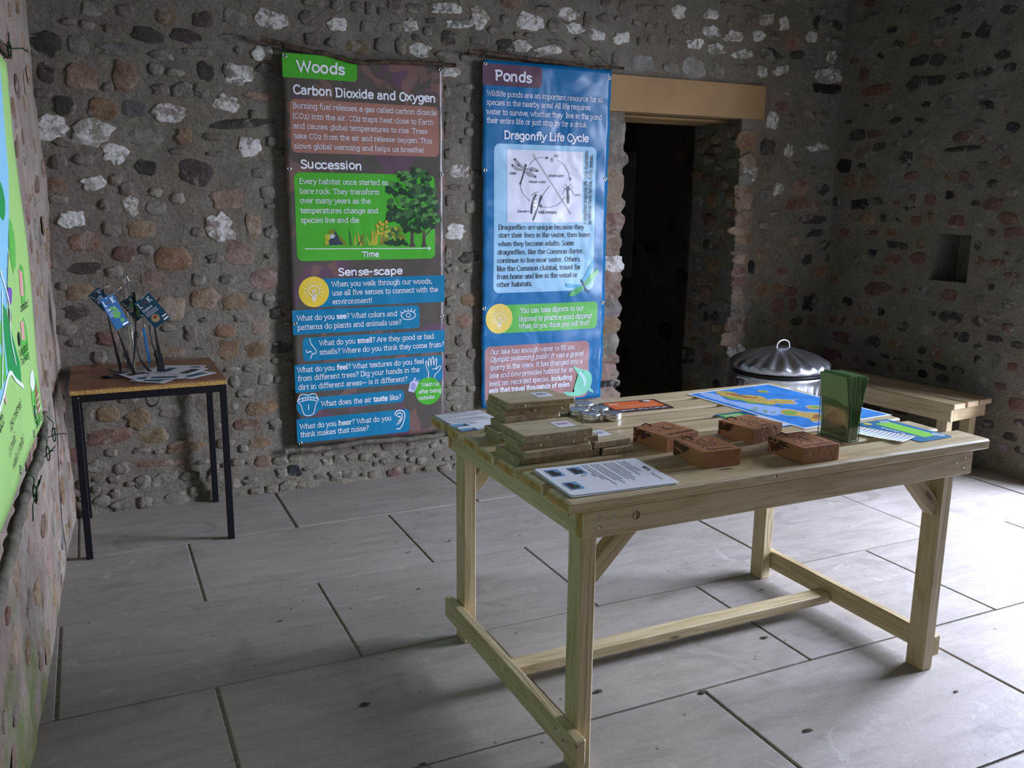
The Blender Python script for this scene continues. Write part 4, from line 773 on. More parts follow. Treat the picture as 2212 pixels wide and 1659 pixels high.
P = [([(2.094, 1.590), (2.070, 1.612), (2.040, 1.640), (2.032, 1.628), (2.048, 1.600), (2.085, 1.585)], 1), ([(2.090, 1.582), (2.060, 1.590), (2.020, 1.612), (2.016, 1.598), (2.040, 1.578), (2.080, 1.574)], 1), ([(2.100, 1.590), (2.140, 1.598), (2.172, 1.583), (2.170, 1.572), (2.135, 1.572), (2.098, 1.582)], 1), ([(2.096, 1.578), (2.130, 1.572), (2.160, 1.552), (2.152, 1.541), (2.120, 1.546), (2.092, 1.566)], 1),
     (blob(2.035, 1.632, .007, .006, rt), 2), (blob(2.058, 1.605, .006, .005, rt), 2), (blob(2.165, 1.578, .008, .005, rt), 2), (blob(2.13, 1.582, .006, .005, rt), 2), (blob(2.022, 1.603, .006, .006, rt), 2), (blob(2.155, 1.548, .006, .006, rt), 2), (circ(2.252, 1.636, .0085, 16, .013), 0), (circ(2.351, 1.488, .009, 12, .014), 2), (circ(2.352, 1.440, .008, 12, .026), 2)]
poly_surf('insect_drawings', w2, P, S2, 3, [V2['grey'], V2['grey'], V2['dark']], kind='stuff')
V, F_ = strokes(['2.142,1.659 2.369,1.356'], .003); build2d('divider_line', w2, V, F_, S2, 4, V2['grey'])
V = []; F_ = []; bulb(1.955, .795, .033, .0014, V, F_); build2d('bulb_drawing', w2, V, F_, S2, 4, V2['white'])
P = [([(2.440, .985), (2.470, 1.035), (2.505, 1.095), (2.522, 1.098), (2.515, 1.060), (2.480, 1.000), (2.455, .975)], 0), ([(2.460, .985), (2.500, 1.030), (2.550, 1.060), (2.556, 1.040), (2.530, 1.005), (2.480, .968), (2.462, .970)], 1), ([(2.445, .975), (2.400, .975), (2.345, .985), (2.350, .965), (2.390, .955), (2.440, .962)], 0), ([(2.455, .968), (2.420, .960), (2.380, .935), (2.362, .915), (2.400, .912), (2.445, .935), (2.464, .960)], 1),
     ([(2.438, 1.000), (2.446, 1.004), (2.476, .950), (2.500, .932), (2.494, .928), (2.468, .942)], 2)]
poly_surf('dragonfly_drawing', w2, P, S2, 4.4, [V2['wing'], V2['wing2'], V2['body']], kind='stuff')
fs = [(v.x, v.y) for v in catmull([Vector((x, y, 0)) for x, y in ((2.409, .518), (2.420, .500), (2.440, .472), (2.462, .448), (2.475, .415), (2.476, .392), (2.455, .377), (2.41, .368), (2.36, .376), (2.354, .366), (2.372, .354), (2.352, .338), (2.40, .347), (2.45, .344), (2.49, .354), (2.52, .38), (2.535, .42), (2.530, .46), (2.505, .485), (2.47, .494), (2.44, .505))], 3, True)]
P = [(fs, 0), ([(2.446, .475), (2.466, .452), (2.482, .42), (2.482, .392), (2.494, .40), (2.498, .43), (2.482, .462), (2.458, .484)], 1), ([(2.520, .392), (2.545, .366), (2.55, .352), (2.514, .366)], 0), ([(2.464, .430), (2.446, .406), (2.474, .396)], 0), (circ(2.474, .480, .003, 8), 2)]
poly_surf('fish_drawing', w2, P, S2, 4.4, [V2['fish'], V2['fish2'], V2['body']], kind='stuff')
for u, v in ((1.867, 2.094), (2.585, 2.07), (1.868, 1.575), (2.583, 1.545), (1.866, .865), (2.585, .868)): eyelet(w2, u, v, S2)

def branch(name, pts, r, mat, label, seed=0, r1=None):
    rnd = random.Random(seed); P = catmull(pts, 7)
    P = [p+Vector((rnd.uniform(-1, 1), rnd.uniform(-1, 1), rnd.uniform(-1, 1)))*r*.22 for p in P]; n = len(P)
    return tag(tube(name, P, r, mat, radii=[((r1 or r)*i/(n-1)+r*(1-i/(n-1)))*rnd.uniform(.88, 1.12) for i in range(n)], sides=9), label, 'branch')
YP = YS-.012
bt1 = branch('hanging_branch', [(.77, YP+.008, 2.125), (.90, YP, 2.098), (1.08, YP, 2.075), (1.22, YP, 2.052), (1.36, YP, 2.064), (1.50, YP, 2.070), (1.70, YP, 2.074)], .013, M['twig'], 'dark branch along the top of the Woods banner', 1, .009)
bb1 = branch('hanging_branch', [(.80, YP+.008, .205), (.95, YP, .20), (1.2, YP, .208), (1.45, YP, .200), (1.66, YP, .205)], .014, M['twig_g'], 'branch hanging under the bottom edge of the Woods banner', 2)
bt2 = branch('hanging_branch', [(1.775, YP, 2.145), (1.95, YP, 2.138), (2.2, YP, 2.128), (2.45, YP, 2.118), (2.67, YP, 2.122)], .011, M['twig'], 'dark branch along the top of the Ponds banner', 3, .008)
def knot(parent, p, r, seed, tails=3, mat=None, s=1.0):
    rnd = random.Random(seed); p = Vector(p); K = 5*s
    loop = [p+Vector((math.cos(a)*r*.2, -abs(math.sin(a))*.002-.004, math.sin(a)*r)) for a in [2*math.pi*i/14 for i in range(14)]]
    t = tube('twine_tie', loop, .0016*s, mat or M['twine'], parent, 5, True)
    for k in range(tails):
        a = rnd.uniform(0, 6.28); q = p+Vector((0, -.013, 0)); l = rnd.uniform(.02, .05)*s
        tube('twine_end', [q, q+Vector((math.cos(a)*l*.5, -.006, math.sin(a)*l*.5)), q+Vector((math.cos(a)*l*.7, -.004, math.sin(a)*l-.008*s))], .0013*s, mat or M['twine'], t, 5)
for par, pts in ((bt1, ((.874, YP, 2.098), (1.628, YP, 2.072))), (bt2, ((1.867, YP, 2.14), (2.585, YP, 2.12))), (bb1, ((.876, YP, .205),))):
    for k, p in enumerate(pts):
        knot(par, p, .02, k+7); q = Vector(p); sgn = -1 if par is not bb1 else 1
        tube('twine_loop', [q, q+Vector((.003, -.006, sgn*.018)), q+Vector((0, -.009, sgn*.034))], .0014, M['twine'], par, 5)
nail = tag(tube('nail', [(2.222, YB+.02, 2.395), (2.222, YB-.035, 2.40)], .004, M['screw']), 'nail in the wall above the Ponds banner holding its thread', 'nail')
tag(tube('hanging_thread', [(1.87, YP, 2.15), (2.05, YB-.03, 2.275), (2.222, YB-.033, 2.398), (2.40, YB-.03, 2.262), (2.585, YP, 2.128)], .0013, M['twine'], sides=5), 'thin dark thread rising in a peak above the Ponds banner', 'thread')
tag(tube('hanging_thread', [(.874, YP, 2.11), (1.05, YB-.035, 2.26), (1.24, YB-.03, 2.42), (1.42, YB-.035, 2.27), (1.628, YP, 2.085)], .0013, M['twine'], sides=5), 'thin dark thread rising in a peak above the Woods banner', 'thread')

# banner on the left-hand wall
def SL(y, z, layer=0):
    return Vector((LX(y)+.031+.004*math.sin(y*6+z*2)+.003*math.sin(z*9+y*3)+layer*.0005, y+.03*(1-math.exp(-abs(z-1.0)*2))*(1 if y > 2.9 else 0)*-1, z))
wl = empty('banner', (LX(2.5)+.03, 2.5, .73), 'light green site map banner on the left-hand wall', 'banner')
us = np.linspace(1.25, 3.06, 50); vs = np.linspace(.745, 1.80, 36); V = []; F_ = []; nv = len(vs)
for bk in (0, 1):
    for u in us:
        for v in vs: V.append(SL(u, v, -4*bk))
o_ = len(us)*nv
for i in range(len(us)-1):
    for j in range(nv-1):
        a, b, c, d = i*nv+j, (i+1)*nv+j, (i+1)*nv+j+1, i*nv+j+1; F_ += [(a, b, c, d), (o_+d, o_+c, o_+b, o_+a)]
    F_ += [(i*nv, o_+i*nv, o_+(i+1)*nv, (i+1)*nv), (i*nv+nv-1, (i+1)*nv+nv-1, o_+(i+1)*nv+nv-1, o_+i*nv+nv-1)]
for j in range(nv-1):
    a = (len(us)-1)*nv; F_ += [(j, j+1, o_+j+1, o_+j), (a+j, o_+a+j, o_+a+j+1, a+j+1)]
VL = [vinyl('map_print_%d' % i, srgb(*c), .3, .4) for i, c in enumerate(((158, 204, 118), (134, 196, 226), (92, 182, 74), (30, 148, 74), (226, 240, 236), (214, 160, 150), (150, 96, 60), (20, 24, 28), (112, 84, 168)))]
mesh_obj('sheet', V, F_, VL[0], wl, True, wm(wl).translation)
P = [([(1.3, 1.0), (1.9, .96), (2.26, .98), (2.44, .985), (2.50, 1.02), (2.55, 1.12), (2.62, 1.30), (2.70, 1.36), (2.80, 1.50), (2.86, 1.68), (2.87, 1.78), (1.3, 1.78)], 1),
     ([(1.3, 1.02), (1.9, .98), (2.26, 1.0), (2.42, 1.0), (2.46, 1.10), (2.40, 1.22), (2.2, 1.28), (1.7, 1.25), (1.3, 1.3)], 2),
     ([(2.46, 1.01), (2.69, .935), (2.70, .99), (2.62, 1.07), (2.55, 1.15), (2.48, 1.18)], 3), (blob(2.60, 1.42, .07, .05, rt, 14, .1), 3), (blob(2.45, 1.60, .10, .05, rt, 14, .1), 3),
     (blob(2.72, 1.30, .05, .07, rt, 14, .15), 2), (blob(2.93, .83, .09, .075, rt, 16, .12), 2), (blob(2.82, 1.03, .07, .06, rt, 14, .15), 2), (blob(2.85, 1.18, .05, .06, rt, 14, .15), 2),
     (blob(2.90, .90, .05, .03, rt, 14, .15), 4), ([(2.93, .79), (3.0, .785), (3.0, .855), (2.965, .885), (2.93, .86)], 6), ([(2.77, 1.04), (2.83, 1.03), (2.83, 1.085), (2.77, 1.09)], 5), ([(2.80, 1.16), (2.86, 1.15), (2.86, 1.22), (2.80, 1.23)], 5), (blob(2.62, 1.18, .04, .022, rt, 12, .2), 8), (circ(2.88, .81, .022, 18), 7), (circ(2.72, 1.05, .02, 16), 7), (circ(2.60, 1.13, .02, 16), 7), (circ(2.33, .97, .018, 16), 5)]
poly_surf('map_drawing', wl, P, SL, 1, VL, kind='stuff')
V = []; F_ = []
strokes(['~1.3,.995 1.9,.955 2.26,.975 2.48,1.0 2.58,.965 2.71,.92', '~2.30,1.0 2.42,1.08 2.50,1.2', '~2.62,1.0 2.58,1.08 2.60,1.16 2.50,1.25'], .006, V, F_); build2d('path_lines', wl, V, F_, SL, 4, VL[4])
V = []; F_ = []
for (txt, y0, z0, y1, h) in (('(250 metres)', 2.34, .885, 2.63, .022), ('(1 mile)', 2.26, .845, 2.42, .022), ('walk (1 mile)', 2.30, .80, 2.58, .022), ('Path', 2.10, .93, 2.24, .032), ('Landing', 2.86, .765, 3.02, .022), ('Farmland', 2.78, 1.115, 2.93, .022), ('Wetland', 2.70, 1.0, 2.86, .022), ('Parking', 2.72, .975, 2.88, .018)):
    text2d(txt, y0, z0, y1, h, 'bD', V, F_)
build2d('lettering', wl, V, F_, SL, 4, VL[7])
V = []; F_ = []; text2d('M', 2.868, .800, 2.892, .022, 'bW', V, F_); strokes(['2.93,.80 3.0,.80', '2.93,.82 3.0,.82', '2.93,.84 3.0,.84', '2.965,.79 2.965,.88'], .002, V, F_); build2d('lettering', wl, V, F_, SL, 5, VL[4])
bl = branch('hanging_branch', [(LX(3.12)+.03, 3.12, .745), (LX(3.0)+.033, 3.02, .715), (LX(2.7)+.04, 2.7, .700), (LX(2.4)+.038, 2.4, .702), (LX(2.1)+.045, 2.1, .694), (LX(1.8)+.05, 1.8, .690), (LX(1.3)+.05, 1.3, .69)], .0145, M['twig_g'], 'thick grey branch under the site map banner on the left wall', 5)
bl2 = branch('hanging_branch', [(LX(3.1)+.03, 3.10, 1.83), (LX(2.6)+.03, 2.6, 1.835), (LX(2.0)+.03, 2.0, 1.83), (LX(1.3)+.03, 1.3, 1.83)], .012, M['twig'], 'branch above the site map banner on the left wall', 6)
for y in (2.42, 2.80, 3.02):
    knot(bl, (LX(y)+.062, y, .705), .022, int(y*10), 3, s=1.3)
    tube('twine_loop', [(LX(y)+.06, y, .715), (LX(y)+.062, y+.01, .74), (LX(y)+.045, y+.005, .765)], .0016, M['twine'], bl, 5)
knot(bl2, (LX(3.02)+.045, 3.02, 1.835), .02, 3, 4, s=1.5)
for y in (1.6, 2.0, 2.43, 2.80):
    p = SL(y, .765, 3); tube('eyelet', [p+Vector((0, .010*math.cos(a), .010*math.sin(a))) for a in [2*math.pi*i/14 for i in range(14)]], .0022, M['eyelet'], wl, 5, True)
# grey board hanging in the far room
gb = tag(bm_obj('display_banner', box_bm(.012, 1.1, 1.0, .002), mat_simple('dim_grey_vinyl', (.30, .31, .34), .5), None, False, Matrix.Translation((BX-.045, 6.72, 1.31))), 'dark grey panel hanging in the dark room beyond the doorway', 'panel')
# ================================================================ THE BIG TABLE
TZ = .75
tb = empty('picnic_table', (1.65, 2.16, 0), 'large pale pine trestle table with a slatted top', 'table')
yy = [1.678, 1.824, 1.971, 2.104, 2.238, 2.362, 2.490, 2.622]
rt = random.Random(2); ends = (.956, .957, .958, .954, .960, .956, .953)
for k in range(7):
    y0, y1 = yy[k]+.028, yy[k+1]; x1 = (2.388, 2.345, 2.348, 2.352, 2.346, 2.35, 2.349)[k]
    beam('plank', tb, (ends[k]+rt.uniform(-.003, .003), (y0+y1)/2, TZ-.0155), (x1, (y0+y1)/2, TZ-.0155), y1-y0, .031, [M['pine'], M['pine_end']], bev=.0055)
for y in (1.73, 2.572): beam('apron', tb, (1.0, y, .683), (2.331, y, .683), .03, .071, [M['pine'], M['pine_end']])
for x in (1.011, 2.312): beam('end_rail', tb, (x, 1.746, .683), (x, 2.556, .683), .026, .071, [M['pine'], M['pine_end']])
for x in (1.0375, 2.2765):
    for y in (1.779, 2.527):
        beam('leg', tb, (x, y, 0), (x, y, .72), .066, .044, M['pine'], up=(1, 0, 0), bev=.004)
        s = 1 if x < 1.5 else -1
        beam('brace', tb, (x+s*.015, y, .525), (x+s*.15, y, .665), .04, .045, M['pine'], bev=.003)
for x, y0, z in ((1.0, 1.694, .1), (2.3135, 1.75, .074)): beam('foot_rail', tb, (x, y0, z), (x, 2.586, z), .03, .070, M['pine'], bev=.004)
beam('stretcher', tb, (1.016, 2.208, .052), (2.297, 2.208, .052), .058, .034, M['pine'], bev=.003)
def screw(parent, p, n, r=.0035):
    n = Vector(n); tube('screw', [Vector(p)-n*.003, Vector(p)+n*.0008], r, M['screw'], parent, 8)
for p in ((1.048, 1.7148, .700), (1.046, 1.7148, .675), (1.086, 1.7148, .697), (2.298, 1.7148, .700), (2.296, 1.7148, .672), (2.262, 1.7148, .690)): screw(tb, p, (0, -1, 0))
for p in ((.9978, 1.78, .69), (.9978, 2.55, .68), (.9978, 2.44, .69)): screw(tb, p, (-1, 0, 0))
for y in (1.76, 1.80, 2.18, 2.21, 2.52, 2.55): screw(tb, (.9848, y, .10+.012*math.sin(y*50)), (-1, 0, 0))

def wood_knot(x, y, z, r):
    k = tube('knot', [(x, y+.002, z), (x, y-.0006, z)], r, mat_simple('knot_rim', (.075, .05, .022), .7), tb, 20)
    tube('knot_heart', [(x, y, z), (x, y-.0010, z)], r*.82, mat_simple('knot_heart', (.26, .19, .08), .7, var=.4, vscale=150), k, 18)
wood_knot(1.148, 1.7152, .690, .0105); wood_knot(1.148+.42, 1.7068, .738, .006)

# ================================================================ THINGS ON THE BIG TABLE
TOP = TZ+.0006
def sheet_at(name, c, sx, sy, rot, mat, label, cat, z=TOP, th=.0012, parent=None, group=None, curl=0, r=0):
    """thin sheet with corner radius r; returns object and a surf(u,v,layer) in its own frame, u,v from the centre"""
    cr, s_ = math.cos(rot), math.sin(rot); pts = rrect(-sx/2, -sy/2, sx/2, sy/2, max(r, .0005), '1111' if r else '0000')
    cf = lambda u, v: curl*((2*v/sy)**2*.5*(v < 0)+(2*u/sx)**2*.3)
    def surf(u, v, layer=0): return Vector((c[0]+u*cr-v*s_, c[1]+u*s_+v*cr, z+th+cf(u, v)+layer*.00025))
    nx, ny = 10, 10; bm = bmesh.new()
    f = bm.faces.new([bm.verts.new((p[0], p[1], 0)) for p in pts])
    if curl:
        bmesh.ops.triangulate(bm, faces=bm.faces[:])
        for ax, s in ((0, sx), (1, sy)):
            for k in range(1, nx):
                co = [0, 0, 0]; no = [0, 0, 0]; co[ax] = -s/2+s*k/nx; no[ax] = 1; bmesh.ops.bisect_plane(bm, geom=bm.verts[:]+bm.edges[:]+bm.faces[:], plane_co=co, plane_no=no)
    ext = bmesh.ops.extrude_face_region(bm, geom=bm.faces[:]); up = [e for e in ext['geom'] if isinstance(e, bmesh.types.BMVert)]; ups = set(up)
    for v in bm.verts:
        p = surf(v.co.x, v.co.y); v.co = Vector((p.x, p.y, p.z-(0 if v in ups else th)))-Vector((c[0], c[1], z))
    bmesh.ops.recalc_face_normals(bm, faces=bm.faces[:])
    o = bm_obj(name, bm, mat, parent, False, Matrix.Translation((c[0], c[1], z)))
    if label: tag(o, label, cat, group)
    return o, surf
def quad(x0, y0, x1, y1): return [(x0, y0), (x1, y0), (x1, y1), (x0, y1)]
P_ = lambda n, c, ro=.5: mat_simple(n, srgb(*c), ro, .4)
PH = [P_('photo_sky_print', (112, 160, 204)), P_('photo_dark_print', (62, 52, 48)), M['ink'], P_('photo_green_print', (70, 96, 88))]
def instruction_sheet(c, rot, label, z=TOP, n_under=1, seed=1, w=.222, h=.297):
    o, s = sheet_at('instruction_sheet', c, w, h, rot, M['paper'], label, 'paper', z=z+.0026, r=.008, curl=.002)
    for k in range(n_under):
        sheet_at('under_sheet', (c[0]-.004*(k+1), c[1]-.003*(k+1)), w, h, rot+.01*(k+1), M['paper'], None, None, z=z, parent=o, r=.008, curl=.002)
    rnd = random.Random(seed); P = []
    for (x, y) in ((-.062, -.05), (-.062, -.112), (.045, -.112)):
        P += [(quad(x-.028, y-.018, x+.028, y+.018), 0), ([(x-.020, y-.015), (x+.024, y-.015), (x+.022, y+.008), (x+.004, y+.014), (x-.006, y+.004), (x-.020, y+.002)], 1), (quad(x+.006, y-.004, x+.018, y+.002), 3)]
    P += [(quad(-.035, .125, -.018, .134), 2), (blob(-.008, .129, .006, .005, rnd, 8), 1)]
    poly_surf('photo_print', o, P, s, 2, PH, kind='stuff')
    V = []; F_ = []
    text2d('Make a wind vane', .02, .118, .075, .0065, 'bD', V, F_)
    y = .105
    for k in range(16):
        x0 = -.095; x1 = x0+rnd.uniform(.06, .19); x = x0
        if k in (3, 7, 10): y -= .006
        if y < -.02: x0 = x = -.025; x1 = min(x1, .0)
        while x < x1:
            l = rnd.uniform(.006, .016); ribbon([(x, y), (min(x+l, x1), y)], .0011, V, F_); x += l+.003
        y -= .0095
    build2d('lettering', o, V, F_, s, 3, M['ink'])
    return o
# nearest sheet: its reading direction points to the camera's left
instruction_sheet((1.135, 1.84), R_(-93), 'white instruction sheet with three photos at the near left corner of the table', seed=1)
instruction_sheet((1.045, 2.505), R_(3), 'white instruction sheet behind the stacks of boards at the far left corner', seed=2, w=.16, h=.215)

# weathered offcut boards in three piles
def offcut(x0, x1, y0, y1, z, rot, label, seed, group, paper=None, cut=0, th=.0195):
    c = ((x0+x1)/2, (y0+y1)/2, z+th/2); t = empty('wooden_board', (c[0], c[1], z), label, 'board', group)
    bm = box_bm(x1-x0, y1-y0, th, .0022, True)
    rnd = random.Random(seed)
    for v in bm.verts:
        v.co.x += rnd.uniform(-.0022, .0022); v.co.y += rnd.uniform(-.0015, .0015)
        if cut and v.co.x > 0 and v.co.y > 0: v.co.x -= cut
    for f in bm.faces:
        if abs(f.normal.y) > .9: f.material_index = 1
    bm_obj('board', bm, [M['offcut'], M['offcut_end']], t, False, Matrix.Translation(c) @ Matrix.Rotation(rot, 4, 'Z'))
    # plugs and pegs on the near edge
    for k in range(1+seed % 2):
        px = x0+(x1-x0)*(.25+.42*k+.1*(seed % 3)); tube('plug', [(px, y0+.002, c[2]), (px, y0-.0012, c[2])], .0035, M['offcut'], t, 8)
    if paper:
        o, s = sheet_at('paper_label', paper[:2], .052, .058, paper[2], M['paper'], None, None, z=z+th, th=.0006, parent=t)
        V = []; F_ = []
        for q, y in enumerate((.012, .004, -.004)):
            for kk in range(3): ribbon([(-.017+.012*kk, y), (-.008+.012*kk, y)], .0016, V, F_)
        build2d('lettering', o, V, F_, s, 2, paper[3])
    return t
redp = P_('purple_ink', (150, 60, 120)); blup = P_('blue_ink', (70, 90, 150))
g1 = 'rough boards in the front pile'; g2 = 'rough boards in the rear pile'
offcut(.975, 1.222, 2.014, 2.163, TOP, -.01, 'lowest weathered board of the front pile, bound with a black band', 1, g1)
offcut(.986, 1.19, 2.002, 2.128, TOP+.02, .03, 'second weathered board up in the front pile, slightly turned', 2, g1)
offcut(.981, 1.216, 2.012, 2.15, TOP+.04, -.01, 'third weathered board up in the front pile, with a small peg', 3, g1)
offcut(.988, 1.196, 2.012, 2.152, TOP+.06, .02, 'top board of the front pile with a purple printed label', 4, g1, (1.143, 2.085, .02, redp))
offcut(1.2255, 1.325, 2.006, 2.15, TOP, .0, 'small plain board block banded beside the front pile', 5, g1)
offcut(1.2, 1.318, 2.014, 2.17, TOP+.02, .05, 'short labelled board on the small block right of the front pile', 6, g1, (1.262, 2.09, .05, blup), .03)
tag(tube('elastic_band', [(1.2238, 2.0135, TOP+.0005), (1.2238, 2.0135, TOP+.0195), (1.2238, 2.152, TOP+.0195), (1.2238, 2.152, TOP+.0005)], .0016, M['black'], closed=True, sides=6), 'black band between the lowest board and the small block', 'band')
offcut(1.012, 1.2, 2.216, 2.318, TOP, .0, 'bottom weathered board of the rear pile', 7, g2)
offcut(1.002, 1.19, 2.205, 2.30, TOP+.02, .0, 'second board up of the rear pile, sticking out left', 8, g2)
offcut(1.02, 1.20, 2.217, 2.30, TOP+.04, .02, 'third board up of the rear pile', 9, g2)
offcut(1.032, 1.211, 2.228, 2.355, TOP+.06, .04, 'fourth board up of the rear pile with a split near edge', 10, g2)
offcut(1.030, 1.243, 2.222, 2.358, TOP+.08, -.02, 'fifth board up of the rear pile, under the top one', 11, g2)
offcut(1.038, 1.252, 2.212, 2.358, TOP+.10, -.02, 'top board of the rear pile with a small blue printed label', 12, g2, (1.178, 2.282, -.02, blup), .022)
tag(tube('peg', [(1.17, 2.011, TOP+.05), (1.178, 1.996, TOP+.046)], .0042, M['offcut'], sides=8), 'short wooden peg sticking out of the front pile', 'peg')
# round tins
tins = [(1.398, 2.369), (1.464, 2.350), (1.392, 2.435), (1.466, 2.432), (1.452, 2.505), (1.352, 2.477)]
tl = ['nearest round silver tin with a slotted lid', 'right-hand round silver tin of the cluster, beside the orange card', 'round silver tin at the left of the cluster, behind the nearest one', 'round silver tin in the middle of the cluster', 'farthest round silver tin, in front of the banner', 'round silver tin half hidden by the rear pile of boards']
t0 = empty('round_tin', (*tins[0], TOP), tl[0], 'tin', 'round tins on the table')
cx, cy = tins[0]
lathe('body', [(0, TOP), (.0285, TOP), (.030, TOP+.0015), (.030, TOP+.012)], M['tin'], t0, (cx, cy), 36)
lid = lathe('lid', [(.0308, TOP+.0098), (.0308, TOP+.0128), (.0303, TOP+.0136), (.0308, TOP+.0144), (.0308, TOP+.0215), (.0296, TOP+.0235), (.0275, TOP+.0229), (0, TOP+.0229)], M['tin'], t0, (cx, cy), 36)
V = []; F_ = []
for k in range(4):
    for j in range(4):
        a = (k-1.5)*.0105; b = (j-1.5)*.0105; ribbon([(a-.003, b), (a+.003, b+.0016)], .0012, V, F_)
mesh_obj('slots', [(cx+v[0], cy+v[1], TOP+.0232) for v in V], F_, M['tin_dark'], lid, kind='stuff')
def copy_tree(root, loc, rotz=0, label=None):
    def cp(o, parent):
        c = o.copy(); C.objects.link(c); c.parent = parent; c.matrix_parent_inverse = o.matrix_parent_inverse.copy()
        for ch in o.children: cp(ch, c)
        return c
    r_ = cp(root, None); r_.location = loc; r_.rotation_euler = (0, 0, rotz)
    if label: r_['label'] = label
    return r_
for k in range(1, 6): copy_tree(t0, (*tins[k], TOP), k*.7, tl[k])
# orange card with dark border
oc, s = sheet_at('information_card', (1.642, 2.481), .218, .142, R_(180-3), P_('dark_brown_print', (58, 34, 34)), 'dark brown and orange card lying beside the round tins', 'card', r=.008)
poly_surf('orange_panel', oc, [(rrect(-.096, -.062, .096, .034, .008), 0)], s, 1, [P_('orange_print', (226, 108, 44))])
V = []; F_ = []; text2d("what's that smell", -.092, .046, .088, .015, 'hW', V, F_); build2d('lettering', oc, V, F_, s, 2, M['white'])
rt = random.Random(9); P = [(blob(-.055, -.045, .02, .012, rt), 0), (blob(-.07, -.05, .016, .010, rt), 1), (blob(.07, -.035, .022, .012, rt), 2)]
poly_surf('picture', oc, P, s, 2, [M['ink'], M['white'], P_('peach_print', (236, 176, 140))], kind='stuff')
V = []; F_ = []
for y in (.024, .016, .008, .0, -.008, -.016):
    ribbon([(-.075, y), (.07-.3*abs(y), y)], .0008, V, F_)
build2d('small_print', oc, V, F_, s, 2, P_('peach_lettering', (240, 186, 150)))
tag(bm_obj('paper_slip', box_bm(.02, .028, .0006, 0), M['paper'], None, False, Matrix.Translation((1.498, 2.372, TOP+.012)) @ Matrix.Rotation(.5, 4, 'Y')), 'small white paper slip leaning beside the right-hand tin', 'paper')
# world map
mp_, s = sheet_at('world_map', (2.131, 2.303), .400, .556, R_(4.0), M['paper'], 'blue world map sheet at the far right corner of the table', 'map', curl=.0)
poly_surf('ocean', mp_, [(rrect(-.192, -.268, .192, .268, .002, '0000'), 0)], s, 1, [mat_simple('ocean_print', srgb(54, 134, 214), .45, .4, var=.22, vscale=14)])
def tomap(pts):
    c_, n_ = math.cos(R_(-4)), math.sin(R_(-4)); out = []
    for x, y in pts: a, b = x-2.131, y-2.303; out.append((max(-.19, min(.19, a*c_-b*n_)), max(-.266, min(.266, a*n_+b*c_))))
    return out
eu = [(2.03, 2.555), (2.073, 2.55), (2.088, 2.51), (2.082, 2.478), (2.11, 2.46), (2.133, 2.438), (2.132, 2.405), (2.119, 2.377), (2.124, 2.35), (2.116, 2.323), (2.095, 2.31), (2.072, 2.306), (2.06, 2.325), (2.054, 2.34), (2.038, 2.345), (2.024, 2.362), (2.028, 2.385), (2.021, 2.409), (2.006, 2.42), (2.0, 2.436), (2.012, 2.46), (2.009, 2.49)]
au = [(2.13, 2.373), (2.158, 2.372), (2.19, 2.345), (2.22, 2.335), (2.184, 2.323), (2.18, 2.30), (2.157, 2.288), (2.14, 2.300), (2.126, 2.301), (2.12, 2.322), (2.118, 2.35)]
na = [(2.035, 2.215), (2.06, 2.232), (2.089, 2.229), (2.102, 2.182), (2.13, 2.165), (2.142, 2.149), (2.12, 2.11), (2.065, 2.07), (2.037, 2.074), (2.055, 2.10), (2.055, 2.121), (2.044, 2.149), (2.023, 2.166), (2.02, 2.19)]
gl = [(2.185, 2.25), (2.22, 2.235), (2.225, 2.21), (2.188, 2.197), (2.161, 2.204), (2.165, 2.23)]
isl = [(2.185, 2.508), (2.218, 2.503), (2.215, 2.48), (2.207, 2.466), (2.181, 2.477)]
sh = [(1.99, 2.555), (2.01, 2.50), (1.985, 2.44), (1.995, 2.40), (2.03, 2.34), (2.06, 2.30), (2.075, 2.26), (2.055, 2.215), (1.99, 2.18), (1.965, 2.2), (1.96, 2.27), (1.955, 2.35), (1.95, 2.42), (1.945, 2.50), (1.96, 2.555)]
grow = lambda P, k: [(sum(p[0] for p in P)/len(P)+(x-sum(p[0] for p in P)/len(P))*k, sum(p[1] for p in P)/len(P)+(y-sum(p[1] for p in P)/len(P))*k) for x, y in P]
sm = lambda P, j=.004: [(v.x+rt.uniform(-j, j)*.5, v.y+rt.uniform(-j, j)*.5) for v in catmull([Vector((a, b, 0)) for a, b in P], 3, True)]
MAT_MAP = [P_('shallow_sea_print', (150, 180, 230)), mat_simple('land_print', srgb(196, 168, 90), .45, .4, var=.25, vscale=60), P_('green_land_print', (120, 172, 72)), P_('mountain_print', (160, 104, 58))]
P = [(tomap(sm(sh)), 0)]+[(tomap(sm(grow(p, 1.18))), 0) for p in (au, na, gl)]+[(tomap(sm(p)), 1) for p in (eu, au, na, gl, isl)]
P += [(tomap(sm(grow(p, .6))), 2) for p in (gl, isl)]+[(tomap(sm([(2.01, 2.47), (2.035, 2.44), (2.045, 2.39), (2.065, 2.34), (2.085, 2.315), (2.065, 2.308), (2.05, 2.34), (2.028, 2.36), (2.024, 2.405), (2.003, 2.43)])), 2), (tomap(sm([(2.04, 2.21), (2.07, 2.215), (2.085, 2.19), (2.05, 2.165), (2.03, 2.18)])), 2), (tomap(sm([(2.05, 2.52), (2.075, 2.50), (2.085, 2.45), (2.11, 2.42), (2.095, 2.41), (2.06, 2.45)])), 3), (tomap(sm([(2.11, 2.14), (2.125, 2.13), (2.085, 2.095), (2.07, 2.105)])), 3)]
P += [(tomap(blob(x, y, .01, .006, rt, 8)), 2) for x, y in ((1.975, 2.265), (1.965, 2.272), (2.10, 2.29), (1.985, 2.23), (2.0, 2.25), (2.01, 2.22), (1.995, 2.29))]
